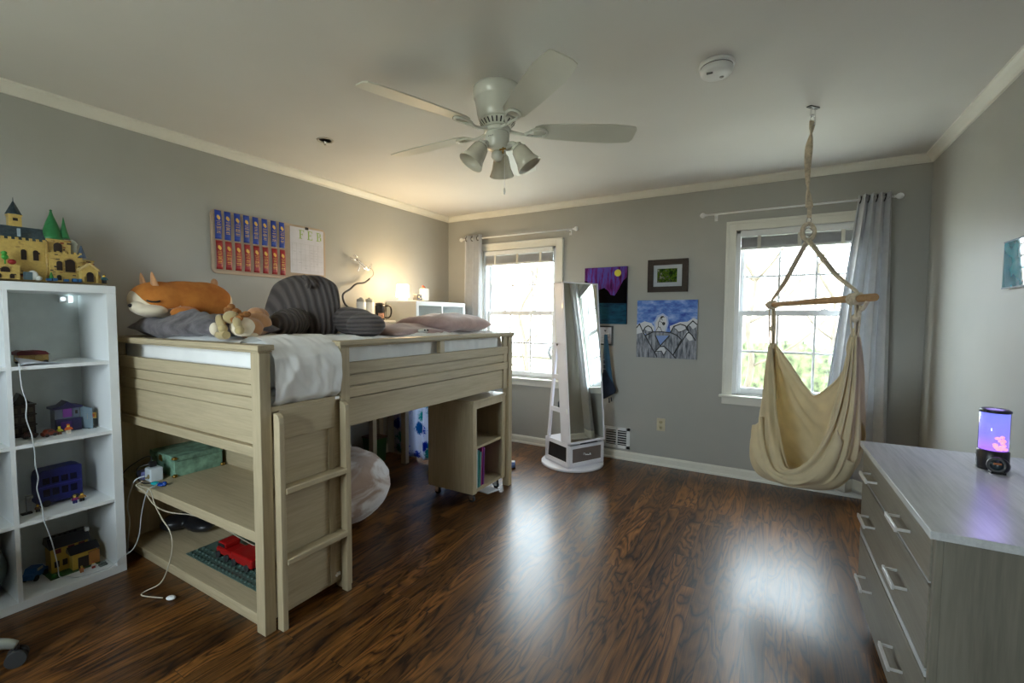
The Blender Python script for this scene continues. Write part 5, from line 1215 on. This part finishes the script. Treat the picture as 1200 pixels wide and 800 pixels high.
# ------------------------------------------------------------------ wall art (window wall)
def mountains():
    x0, x1, z0, z1 = -1.093, -.581, .967, 1.477
    t = thing('mountain_painting', 'square canvas painting of grey snow-capped mountains, bridge and blue sky', 'painting', ((x0 + x1) / 2, YB, z0))
    ws, hs = x1 - x0, z1 - z0
    MB().box(x0, x1, YB - .02, YB, z0, z1).done('canvas', flat('raw_canvas', (.6, .6, .56), .8), t)
    def pt(u, v, l): return (x0 + ws * (u - 65) / 635, YB - .0205 - l * .0004, z1 - hs * (v - 105) / 615)
    b = MB()
    def poly(k, P, l):
        b.mi = k; vs = [b.bm.verts.new(pt(u, v, l)) for u, v in P]; b._f(vs)
    def line(P, w, l, k=3):
        b.mi = k
        for (a, c), (d, e) in zip(P, P[1:]):
            L_ = math.hypot(d - a, e - c) or 1; nx, ny = -(e - c) / L_ * w / 2, (d - a) / L_ * w / 2; ex, ey = (d - a) / L_ * w * .3, (e - c) / L_ * w * .3
            b._f([b.bm.verts.new(pt(q[0], q[1], l)) for q in ((a + nx - ex, c + ny - ey), (d + nx + ex, e + ny + ey), (d - nx + ex, e - ny + ey), (a - nx - ex, c - ny - ey))])
    poly(0, [(65, 105), (700, 105), (700, 720), (65, 720)], 0)
    poly(1, [(65, 370), (150, 330), (225, 350), (262, 400), (250, 450), (65, 480)], 1)
    poly(1, [(430, 440), (420, 380), (520, 335), (600, 330), (660, 290), (700, 310), (700, 480), (430, 480)], 1)
    poly(2, [(65, 475), (700, 475), (700, 720), (65, 720)], .5)
    poly(5, [(258, 440), (250, 340), (285, 268), (345, 243), (398, 278), (408, 350), (385, 440)], 2); poly(1, [(272, 440), (268, 345), (298, 288), (345, 262), (382, 292), (390, 350), (370, 440)], 2.3)
    poly(2, [(135, 440), (165, 390), (190, 378), (222, 395), (245, 440), (180, 480)], 3); poly(1, [(150, 415), (170, 385), (190, 380), (215, 392), (235, 430), (200, 440), (175, 430)], 4)
    poly(2, [(430, 445), (470, 375), (530, 358), (580, 375), (600, 420), (560, 520), (440, 470)], 3); poly(1, [(470, 400), (490, 368), (530, 360), (578, 378), (588, 410), (550, 430), (510, 438), (490, 410)], 4)
    poly(2, [(590, 390), (650, 325), (700, 360), (700, 520), (620, 480)], 3); poly(1, [(615, 365), (652, 330), (697, 362), (690, 385), (655, 408), (635, 380)], 4)
    poly(2, [(180, 480), (245, 445), (430, 450), (545, 525), (480, 690), (330, 590), (310, 590)], 4)
    poly(4, [(270, 485), (340, 480), (420, 480), (325, 590)], 5)
    poly(2, [(65, 470), (130, 450), (290, 700), (65, 700)], 6); poly(1, [(65, 400), (95, 362), (138, 450), (65, 470)], 7)
    poly(2, [(465, 680), (600, 460), (625, 440), (690, 525), (680, 720), (490, 715)], 6); poly(1, [(590, 490), (605, 455), (628, 448), (655, 480), (658, 520), (625, 530)], 7)
    poly(2, [(275, 660), (320, 600), (370, 595), (420, 640), (485, 712), (290, 705)], 8); poly(1, [(275, 655), (320, 605), (365, 602), (390, 640), (370, 690), (340, 645), (300, 650), (285, 670)], 9)
    W_ = 11
    for P in ([(65, 400), (95, 360), (135, 445), (290, 705)], [(135, 440), (160, 395), (190, 378), (222, 395), (245, 442)], [(430, 445), (465, 380), (530, 357), (580, 372), (605, 420)], [(590, 390), (655, 322), (698, 360)], [(600, 385), (620, 440), (600, 450), (465, 680)], [(620, 440), (650, 470), (685, 522)],
              [(185, 475), (245, 443), (340, 440), (440, 450), (500, 475), (545, 520)], [(265, 665), (320, 600), (365, 592), (420, 640), (488, 712)], [(325, 590), (420, 480)], [(270, 480), (325, 590)], [(245, 443), (170, 480)], [(545, 520), (465, 680)]): line(P, W_, 12)
    line([(275, 655), (300, 650), (340, 645), (365, 690), (390, 640)], 8, 12); line([(470, 402), (490, 412), (510, 440), (550, 430), (590, 408)], 7, 12)
    # small walking figure with a round bundle
    for P in ([(318, 300), (330, 278), (350, 275), (362, 288)], [(322, 305), (300, 345), (300, 385), (318, 395)], [(300, 390), (275, 432)], [(318, 390), (340, 436)], [(318, 330), (345, 345)], [(330, 305), (345, 318)]): line(P, 6, 12)
    poly(3, [(318, 298), (330, 276), (352, 272), (364, 290), (350, 285), (335, 302)], 13)
    poly(3, [(340, 345), (355, 335), (374, 342), (372, 365), (355, 374), (342, 362)], 13)
    sky = mat('painted_blue_sky', (.10, .22, .62), .6, var=.1, scale=(1, 1, 2.2))
    nt = sky.node_tree; bs = nt.nodes['Principled BSDF']; v = coords(nt, (1, 1, 2.2)); n = noi(nt, v, 11, 3, .6)
    nt.links.new(ramp(nt, n, [(.32, (.012, .05, .42)), (.5, (.09, .22, .65)), (.7, (.35, .48, .82))]), bs.inputs['Base Color'])
    rock = mat('painted_rock', (.2, .2, .23), .6, var=.1); nt = rock.node_tree; bs = nt.nodes['Principled BSDF']; v = coords(nt, (6, 1, 1)); n = noi(nt, v, 9, 4, .7)
    nt.links.new(ramp(nt, n, [(.35, (.035, .045, .065)), (.65, (.42, .44, .50))]), bs.inputs['Base Color'])
    b.done('painted_surface', [sky, flat('painted_snow', (.68, .70, .74), .6), rock, flat('painted_outline', (.004, .004, .006), .5), flat('painted_river', (.22, .33, .66), .6), flat('painted_halo', (.42, .52, .78), .6)], t)
mountains()
def night():
    x0, x1, z0, z1 = -1.60, -1.19, 1.262, 1.79
    t = thing('night_painting', 'canvas painting of purple night sky, yellow moon and dark lake', 'painting', ((x0 + x1) / 2, YB, z0))
    MB().box(x0, x1, YB - .02, YB, z0, z1).done('canvas', flat('dark_canvas_edge', (.03, .03, .05), .8), t)
    ws, hs = x1 - x0, z1 - z0
    def pt(u, v, l): return (x0 + ws * (u - 52) / 440, YB - .0205 - l * .0004, z1 - hs * (v - 120) / 568)
    b = MB()
    def poly(k, P, l): b.mi = k; b._f([b.bm.verts.new(pt(u, v, l)) for u, v in P])
    poly(0, [(52, 120), (492, 120), (492, 688), (52, 688)], 0)
    poly(1, [(52, 250), (90, 262), (150, 330), (200, 348), (260, 325), (300, 355), (330, 400), (370, 405), (410, 340), (450, 262), (492, 225), (492, 485), (52, 478)], 1)
    poly(2, [(52, 475), (492, 482), (492, 688), (52, 688)], 2)
    poly(3, [(397 + 34 * math.cos(a), 182 + 34 * math.sin(a)) for a in [2 * PI * k / 24 for k in range(24)]], 3)
    ms = []
    for nm, st, sc, sca in (('painted_aurora', [(.30, (.02, .003, .04)), (.45, (.13, .015, .15)), (.58, (.08, .08, .40)), (.68, (.16, .03, .17)), (.85, (.35, .25, .55))], 11, (3.2, 1, .5)), ('painted_lake', [(.35, (.004, .025, .06)), (.7, (.01, .10, .17))], 10, (1, 1, 4))):
        m = mat(nm, (.1, .1, .1), .8, spec=.2); nt = m.node_tree; v = coords(nt, sca, (0, .25, 0) if 'aur' in nm else (0, 0, 0)); nt.links.new(ramp(nt, noi(nt, v, sc, 4, .65), st), nt.nodes['Principled BSDF'].inputs['Base Color']); ms.append(m)
    b.done('painted_surface', [ms[0], flat('painted_black', (.002, .002, .003), .9, spec=.1), ms[1], flat('painted_moon', (.65, .62, .04), .5)], t)
night()
def frame(nm, label, cat, x0, x1, z0, z1, bw, mf_, mats, photo, depth=.022):
    t = thing(nm, label, cat, ((x0 + x1) / 2, YB, z0))
    b = MB().box(x0, x0 + bw, YB - depth, YB, z0, z1).box(x1 - bw, x1, YB - depth, YB, z0, z1).box(x0 + bw, x1 - bw, YB - depth, YB, z0, z0 + bw).box(x0 + bw, x1 - bw, YB - depth, YB, z1 - bw, z1)
    b.done('frame', mf_, t, bevel=.002)
    MB().box(x0 + bw, x1 - bw, YB - .010, YB - .006, z0 + bw, z1 - bw).done('mat_board', mats, t)
    photo(t)
    MB().box(x0 + bw, x1 - bw, YB - .016, YB - .014, z0 + bw, z1 - bw).done('glass', M['pglass'], t)
def ph(t):
    m = mat('woodland_photo', (.1, .1, .1), .8, spec=.1); nt = m.node_tree; v = coords(nt); n = noi(nt, v, 26, 3, .6)
    nt.links.new(ramp(nt, n, [(.34, (.006, .005, .004)), (.46, (.012, .05, .006)), (.53, (.10, .18, .01)), (.58, (.01, .02, .015)), (.70, (.45, .5, .35))]), nt.nodes['Principled BSDF'].inputs['Base Color'])
    MB().box(-.925, -.758, YB - .0108, YB - .0102, 1.632, 1.752).done('photo', m, t)
frame('picture_frame', 'brown framed small green photo hanging above the mountain painting', 'picture frame', -1.007, -.668, 1.548, 1.832, .048, wood('dark_brown_frame', (.020, .013, .009), (.045, .032, .023), 0, .7), flat('mat_white', (.45, .50, .56), .7), ph)
def cph(t):
    b = MB().prism([(-1.405, 1.205), (-1.38, 1.205), (-1.3925, 1.185)], 'xz', YB - .0108, YB - .0102)
    for k in range(4): b.box(-1.43 + .01 * (k % 2), -1.355 - .012 * (k % 2), YB - .0108, YB - .0102, 1.10 + k * .016, 1.1025 + k * .016)
    b.done('certificate_print', flat('print_dark', (.06, .06, .08)), t)
frame('certificate_frame', 'black framed certificate half hidden behind the mirror stand', 'picture frame', -1.50, -1.318, 1.062, 1.245, .014, M['black'], flat('certificate_white', (.60, .63, .70), .7), cph, .016)
# blue strap hanging on a hook
hg = thing('wall_hook', 'small wall hook holding folded blue strap bag', 'hook', (-1.36, YB, 1.15))
MB().box(-1.372, -1.352, YB - .022, YB - .017, 1.15, 1.178).tube([(-1.362, YB - .02, 1.17), (-1.362, YB - .06, 1.158), (-1.362, YB - .066, 1.175)], .004, 8).done('hook_arm', M['nickel'], hg)
bg = thing('strap_bag', 'blue fabric strap bag hanging between mirror stand and vent wall', 'bag', (-1.34, 4.08, .56))
mbl = mat('denim_blue_fabric', (.035, .115, .20), .85, var=.2, sc=12, bmp=.3, bsc=120); mdk = mat('navy_fabric', (.012, .025, .055), .85, var=.2, sc=12, bmp=.3, bsc=120)
def band(x0, xb_, w, m, nm, y, z1=1.165, z0=.62):
    MB().grid(lambda u, v: (x0 + (xb_ - x0) * v ** 1.3 + w * (u - .5) * (.5 + .5 * min(1, v * 4)), y - .008 * math.sin(u * PI) - .006 * math.sin(v * 5), z1 + (z0 - z1) * v), 8, 30).done(nm, m, bg, solid=.008)
band(-1.362, -1.30, .050, mbl, 'front_strap', 4.062); band(-1.368, -1.375, .034, mdk, 'rear_strap', 4.085)
MB().prism([(-1.40, .60), (-1.395, .80), (-1.355, .84), (-1.325, .80), (-1.262, .655), (-1.27, .625), (-1.37, .562), (-1.398, .575)], 'xz', 4.05, 4.10).done('bag_body', mdk, bg, bevel=.012)
MB().tube([(-1.325, 4.07, .575), (-1.322, 4.07, .53)], .005, 6, 1).tube([(-1.305, 4.07, .585), (-1.30, 4.07, .545)], .005, 6, 1).done('tassel', mdk, bg)
b = MB()
for k in range(3): b.box(-1.385, -1.362, 4.062, 4.068, .84 + k * .045, .846 + k * .045)
b.done('stitching', flat('stitch_pale', (.3, .35, .42)), bg)
# air return vent and outlet
vt = thing('wall_vent', 'white louvred wall vent above baseboard beside mirror stand', 'vent', (-1.27, YB, .1))
x0, x1, z0, z1 = -1.395, -1.142, .100, .296
b = MB().box(x0, x0 + .025, YB - .008, YB, z0, z1).box(x1 - .032, x1, YB - .008, YB, z0, z1).box(x0, x1, YB - .008, YB, z0, z0 + .028).box(x0, x1, YB - .008, YB, z1 - .028, z1).box(-1.272, -1.258, YB - .008, YB, z0, z1)
b.done('vent_frame', M['whitep'], vt, bevel=.001)
MB().box(x0 + .01, x1 - .01, YB - .001, YB - .0002, z0 + .01, z1 - .01).done('vent_recess', M['black'], vt)
for xa, xb_, tilt in ((x0 + .025, -1.272, -.5), (-1.258, x1 - .032, .5)):
    b = MB()
    for k in range(6):
        z = z0 + .038 + k * .0225
        R = Matrix.Translation((0, YB - .004, z + .003)) @ Matrix.Rotation(.45 if tilt > 0 else -.9, 4, 'X')
        b.box(xa, xb_, -.0035 if tilt > 0 else -.009, .0035 if tilt > 0 else .009, -.0012, .0012, R)
    b.done('louvres', M['whitep'], vt)
ol = thing('wall_outlet', 'almond duplex wall outlet below the mountain painting', 'outlet', (-.865, YB, .31))
alm = flat('almond_plastic', (.55, .50, .34), .4)
MB().box(-.902, -.830, YB - .006, YB, .312, .425).done('cover_plate', alm, ol, bevel=.002)
for z in (.345, .392):
    s = MB().lathe([(.016, 0), (.016, .002), (0, .002)], (-.866, YB - .006, z), 20, (0, -1, 0)).done('socket', flat('almond_dark', (.47, .42, .26), .4), ol)
    MB().box(-.873, -.871, YB - .0086, YB - .008, z - .004, z + .005).box(-.861, -.859, YB - .0086, YB - .008, z - .004, z + .005).done('slots', M['black'], s)
# glossy picture on the right wall
pr = thing('glossy_print', 'glossy teal picture on the right wall above the dresser', 'picture', (XR, 2.58, 1.458))
mt_ = mat('glossy_teal_print', (.02, .26, .34), .03, var=.5, sc=9, coat=1, spec=1.0)
MB().box(XR - .018, XR + .001, 2.30, 2.866, 1.457, 1.665).done('print_panel', mt_, pr, bevel=.001)
MB().box(XR - .0195, XR - .018, 2.30, 2.866, 1.457, 1.463).box(XR - .0195, XR - .018, 2.30, 2.866, 1.659, 1.665).done('edge_trim', flat('print_edge', (.02, .05, .09)), pr)

# ------------------------------------------------------------------ dresser
ds = thing('dresser', 'grey-washed three-drawer dresser with steel bar pulls by right wall', 'dresser', (.602, 2.0, 0), math.radians(1.15))
lx0, lx1, ly0, ly1 = -.248, .272, -.478, .478; ht = .785
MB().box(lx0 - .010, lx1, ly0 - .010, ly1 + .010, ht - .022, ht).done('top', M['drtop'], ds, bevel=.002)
b = MB().box(lx0 + .02, lx1 - .02, ly0, ly0 + .02, .10, ht - .022).box(lx0 + .02, lx1 - .02, ly1 - .02, ly1, .10, ht - .022).box(lx1 - .03, lx1 - .02, ly0 + .02, ly1 - .02, .10, ht - .022).box(lx0 + .02, lx1 - .03, ly0 + .02, ly1 - .02, .10, .12)
b.box(lx0 + .004, lx0 + .02, ly0, ly0 + .018, .10, ht - .022).box(lx0 + .004, lx0 + .02, ly1 - .018, ly1, .10, ht - .022)
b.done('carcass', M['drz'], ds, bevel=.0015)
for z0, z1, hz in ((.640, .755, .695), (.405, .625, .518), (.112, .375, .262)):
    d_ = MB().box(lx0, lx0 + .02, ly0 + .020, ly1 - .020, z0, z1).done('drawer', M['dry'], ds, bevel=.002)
    if hz != .262: MB().box(lx0 - .001, lx0 + .004, ly0 + .020, ly1 - .020, z0 - .004, z0 + .0).done('drawer_lip', M['drtop'], d_)
    for yc in (.235, -.215):
        q = MB().box(lx0 - .038, lx0 - .031, yc - .064, yc + .064, hz - .0075, hz + .0075).box(lx0 - .032, lx0, yc - .062, yc - .057, hz - .004, hz + .004).box(lx0 - .032, lx0, yc + .057, yc + .062, hz - .004, hz + .004)
        q.done('bar_handle', M['nickel'], d_, bevel=.0008)
MB().box(lx0 + .0, lx0 + .018, ly0 + .018, ly1 - .018, .382, .398).done('front_rail', M['drtop'], ds, bevel=.002)
for x in (lx0 + .06, lx1 - .06):
    for y in (ly0 + .05, ly1 - .05): MB().hexa([(x - .018, y - .018, 0), (x + .018, y - .018, 0), (x + .018, y + .018, 0), (x - .018, y + .018, 0), (x - .028, y - .028, .10), (x + .028, y - .028, .10), (x + .028, y + .028, .10), (x - .028, y + .028, .10)]).done('foot', M['black'], ds)
# glowing little tank lamp
Z = ht
tk = thing('jellyfish_lamp', 'glowing violet cylinder tank lamp with black base on dresser', 'lamp', (.687, 2.264, Z))
MB().lathe([(.041, 0), (.043, .003), (.043, .066), (.039, .070)], (.687, 2.264, Z), 40).done('base', M['black'], tk)
mv = glass('tank_plastic', (.80, .80, 1.0), .15)
MB().lathe([(.0405, .070), (.0405, .205)], (.687, 2.264, Z), 48).done('tank_wall', mv, tk)
MB().lathe([(.042, .205), (.042, .212), (.034, .218), (0, .219)], (.687, 2.264, Z), 40).done('lid', M['black'], tk)
vg = bpy.data.materials.new('violet_glow_water'); vg.use_nodes = True; nt = vg.node_tree; bs = nt.nodes['Principled BSDF']
sp = N(nt, 'ShaderNodeSeparateXYZ'); tc = N(nt, 'ShaderNodeTexCoord'); nt.links.new(tc.outputs['Object'], sp.inputs[0])
mr = N(nt, 'ShaderNodeMapRange'); mr.inputs[1].default_value = .07; mr.inputs[2].default_value = .205; nt.links.new(sp.outputs['Z'], mr.inputs[0])
nt.links.new(ramp(nt, mr.outputs[0], [(0, (.50, .20, 1)), (.4, (.25, .22, 1)), (1, (.20, .24, .9))]), bs.inputs['Emission Color']); bs.inputs['Emission Strength'].default_value = .62; bs.inputs['Base Color'].default_value = (.2, .2, .5, 1)
MB().lathe([(.038, .071), (.038, .203)], (.687, 2.264, Z), 40).done('lit_water', vg, tk)
b = MB()
rnd = random.Random(9)
for k in range(16):
    a = rnd.uniform(-1.75, -.85); r = .0388; zz = Z + .078 + rnd.random() ** 1.6 * .05
    b.ell((.687 + r * math.cos(a), 2.264 + r * math.sin(a), zz), (.003, .008, .006), (0, 0, a), nu=8, nv=6)
b.done('coral', emit('pink_coral_glow', (1, .30, .55), .35), tk)
L = bpy.data.lights.new('tank_light', 'POINT'); L.energy = .35; L.color = (.45, .35, 1); L.shadow_soft_size = .05
lo = bpy.data.objects.new('tank_light', L); C.objects.link(lo); lo.parent = tk; lo.location = (0, -.0, .26)
ck = thing('small_speaker', 'round black clock speaker leaning before the violet lamp on dresser', 'speaker', (.682, 2.195, Z))
MB().lathe([(.022, -.012), (.028, -.008), (.029, .008), (.024, .014)], (.682, 2.195, Z + .029), 32, (-.55, -.8, .25)).box(.662, .70, 2.185, 2.212, Z, Z + .008).done('housing', M['black'], ck)
MB().lathe([(.024, .0135), (0, .0155)], (.682, 2.195, Z + .029), 24, (-.55, -.8, .25)).done('face', flat('speaker_face', (.02, .035, .04), .25), ck)
MB().box(.664, .684, 2.174, 2.178, Z + .036, Z + .041).done('orange_mark', flat('orange_mark', (.45, .16, .05)), ck)
pkb = thing('red_toy', 'dark red and violet little toy at the frame edge on dresser', 'toy', (.665, 1.87, Z))
MB().ell((.672, 1.865, Z + .020), (.028, .028, .020)).done('body', flat('toy_crimson', (.25, .01, .03), .35), pkb)
MB().lathe([(.02, 0), (.02, .006)], (.672, 1.865, Z), 16).done('base', flat('toy_violet', (.16, .08, .40), .3), pkb)

# office chair base at the lower left
oc = thing('office_chair', 'office chair with silver star base, only one caster showing', 'chair', (-2.562, .182, 0))
cxo, cyo = -2.562, .182
silver = mat('silver_chair_metal', (.42, .46, .42), .3, .7, .05)
for k in range(5):
    a = math.radians(68 + 72 * k); d = Vector((math.cos(a), math.sin(a), 0)); c = Vector((cxo, cyo, 0))
    MB().tube([c + d * .03 + Vector((0, 0, .125)), c + d * .16 + Vector((0, 0, .12)), c + d * .28 + Vector((0, 0, .098)), c + d * .325 + Vector((0, 0, .075))], [.03, .024, .020, .014], 10).done('base_arm', silver, oc)
    w = c + d * .325; s_ = Vector((-d.y, d.x, 0))
    cs = MB().cyl(w + Vector((0, 0, .05)), w + Vector((0, 0, .08)), .008).done('caster', M['black'], oc)
    for sg_ in (-1, 1): MB().cyl(w + s_ * sg_ * .006 + Vector((0, 0, .03)), w + s_ * sg_ * .026 + Vector((0, 0, .03)), .030, n=24).done('wheel', M['rubber'], cs)
MB().cyl((cxo, cyo, .09), (cxo, cyo, .16), .035).cyl((cxo, cyo, .16), (cxo, cyo, .42), .022).done('gas_column', M['black'], oc)
MB().ell((cxo - .02, cyo - .05, .46), (.23, .23, .045)).done('seat', flat('seat_black_fabric', (.02, .02, .022), .9), oc)
MB().tube([(cxo, cyo - .2, .44), (cxo, cyo - .30, .52), (cxo, cyo - .31, .80)], .018, 8).done('back_support', M['black'], oc)
MB().ell((cxo, cyo - .30, .86), (.20, .05, .24)).done('backrest', flat('seat_black_fabric', (.02, .02, .022), .9), oc)

# ------------------------------------------------------------------ outdoors
GZ = -.55
gm = mat('pale_winter_lawn', (.50, .46, .36), .9, var=.25, sc=1.2)
MB().box(-45, 30, YB + .2, 60, GZ - .2, GZ).done('lawn', gm, kind='structure', loc=(0, 20, GZ))
hedge_m = mat('hedge_leaves', (.085, .105, .045), .9, var=.8, sc=9, bmp=1, bsc=30)
b = MB(); rnd = random.Random(11)
def hed(u, v):
    x = -3.5 + 9.5 * u; a = v * PI
    y = 9.5 - .55 * math.cos(a); z = GZ + 1.35 * min(1, math.sin(a) * 1.6)
    n = .16 * nz(x * 2, y * 2, z * 2) + .10 * nz(x * 6, y * 6, z * 6) + .05 * nz(x * 17, y * 17, z * 17)
    return (x + n, y - n, z + n)
b.grid(hed, 220, 26); b.done('hedge', hedge_m, label='clipped green hedge outside the hammock window', cat='hedge')
bark = mat('pale_bark', (.10, .08, .055), .9, var=.3, sc=8, bmp=.5, bsc=30)
def tree(x, y, h, seed, label, group='bare trees outside the windows'):
    rnd = random.Random(seed); t = thing('bare_tree', label, 'tree', (x, y, GZ), group=group)
    tr_ = [Vector((x, y, GZ))]
    for k in range(1, 7): tr_.append(Vector((x + rnd.uniform(-.12, .12) * k * .5, y + rnd.uniform(-.1, .1) * k * .4, GZ + h * k / 6)))
    MB().tube(tr_, [.055 * (1 - k / 8) for k in range(7)], 8).done('trunk', bark, t)
    b = MB()
    for k in range(9):
        i = rnd.randint(1, 5); p = tr_[i]; a = rnd.uniform(0, 2 * PI); l = rnd.uniform(.7, 1.5)
        q = [p, p + Vector((math.cos(a) * l * .4, math.sin(a) * l * .4, l * .25)), p + Vector((math.cos(a) * l * .8, math.sin(a) * l * .8, l * .7)), p + Vector((math.cos(a) * l, math.sin(a) * l, l * 1.15))]
        b.tube(q, [.022, .016, .010, .004], 6)
        for j in range(3):
            s_ = q[1 + j % 3]; a2 = a + rnd.uniform(-1, 1); b.tube([s_, s_ + Vector((math.cos(a2) * .25, math.sin(a2) * .25, .25)), s_ + Vector((math.cos(a2) * .4, math.sin(a2) * .4, .6))], [.009, .006, .002], 5)
    b.done('branches', bark, t)
tree(-.35, 7.2, 3.6, 1, 'slender bare tree outside the left half of the hammock window')
tree(.9, 10.9, 4.4, 5, 'slender bare tree outside the middle of the hammock window')
tree(-4.4, 8.2, 4.0, 8, 'bare tree outside the window beyond the bed')
b = MB().box(-14, 14, 24, 24.3, GZ, 3.2)
b.done('neighbour_wall', mat('pale_brick_wall', (.46, .36, .30), .9, var=.2, sc=1.4), label='pale brick neighbouring house wall far outside windows', cat='building')
vn = thing('parked_car', 'white parked car seen through the window beyond the bed', 'car', (-9.6, 18.6, GZ))
wc = flat('car_white', (.62, .64, .66), .25)
P = [(-11.6, .25), (-7.4, .25), (-7.35, .75), (-7.6, .95), (-8.3, 1.02), (-8.9, 1.5), (-10.9, 1.52), (-11.5, 1.0), (-11.65, .7)]
MB().prism([(x, z + GZ) for x, z in P], 'xz', 17.9, 19.5).done('body', wc, vn, bevel=.05)
MB().prism([(x, z + GZ) for x, z in ((-11.2, 1.02), (-8.55, 1.04), (-8.98, 1.42), (-10.8, 1.44))], 'xz', 17.88, 17.9).done('side_windows', flat('car_glass', (.22, .24, .25), .2), vn)
for x in (-10.8, -8.25):
    w = MB().lathe([(.36, 0), (.36, .2), (.2, .2)], (x, 18.05, GZ + .36), 32, (0, -1, 0)).done('tyre', M['rubber'], vn)
    MB().lathe([(.22, .19), (.22, .205), (.05, .215), (0, .215)], (x, 18.05, GZ + .36), 20, (0, -1, 0)).done('rim', M['nickel'], w)
# the place carries on behind the camera
MB().box(-20, 15, -40, YF - .3, GZ - .2, GZ).done('lawn', gm, kind='structure', loc=(0, -20, GZ))

# ------------------------------------------------------------------ light
wd = bpy.data.worlds.new('overcast_sky'); bpy.context.scene.world = wd; wd.use_nodes = True
nt = wd.node_tree; bg_ = nt.nodes['Background']; bg_.inputs['Color'].default_value = (.78, .92, 1.0, 1); bg_.inputs['Strength'].default_value = 9.0
def portal(x, y, z, w, h, rx, nm):
    L = bpy.data.lights.new(nm, 'AREA'); L.shape = 'RECTANGLE'; L.size = w; L.size_y = h; L.energy = 1; L.cycles.is_portal = True
    o = bpy.data.objects.new(nm, L); C.objects.link(o); o.location = (x, y, z); o.rotation_euler = (rx, 0, 0)
portal(W[1], YB + .16, 1.37, .88, 1.34, -PI / 2, 'window_portal'); portal(W[2], YB + .16, 1.37, .88, 1.34, -PI / 2, 'window_portal')
portal(-1.65, YF - .14, 1.42, 1.1, 1.15, PI / 2, 'window_portal')  # portal of the added fill window


# ------------------------------------------------------------------ camera
cd = bpy.data.cameras.new('camera'); cam = bpy.data.objects.new('camera', cd); C.objects.link(cam); bpy.context.scene.camera = cam
cd.sensor_width = 36; cd.sensor_fit = 'HORIZONTAL'; cd.lens = 36 * 531.3 / 1200; cd.clip_start = .02
th, yaw, roll = .0535, .5279, .0055
fw = Vector((-math.sin(yaw) * math.cos(th), math.cos(yaw) * math.cos(th), -math.sin(th)))
r0 = Vector((math.cos(yaw), math.sin(yaw), 0)); u0 = r0.cross(fw)
rt = r0 * math.cos(roll) + u0 * math.sin(roll); up = rt.cross(fw)
cam.matrix_world = Matrix(((rt.x, up.x, -fw.x, 0), (rt.y, up.y, -fw.y, 0), (rt.z, up.z, -fw.z, 1.32), (0, 0, 0, 1)))
sc = bpy.context.scene
sc.view_settings.view_transform = 'Standard'; sc.view_settings.look = 'None'; sc.view_settings.gamma = 1; sc.view_settings.exposure = 1.25
sc.view_settings.use_curve_mapping = False
sc.cycles.use_denoising = True; sc.cycles.max_bounces = 10; sc.cycles.diffuse_bounces = 6; sc.cycles.glossy_bounces = 4; sc.cycles.transparent_max_bounces = 16
sc.cycles.sample_clamp_indirect = 6; sc.cycles.caustics_reflective = False; sc.cycles.caustics_refractive = False
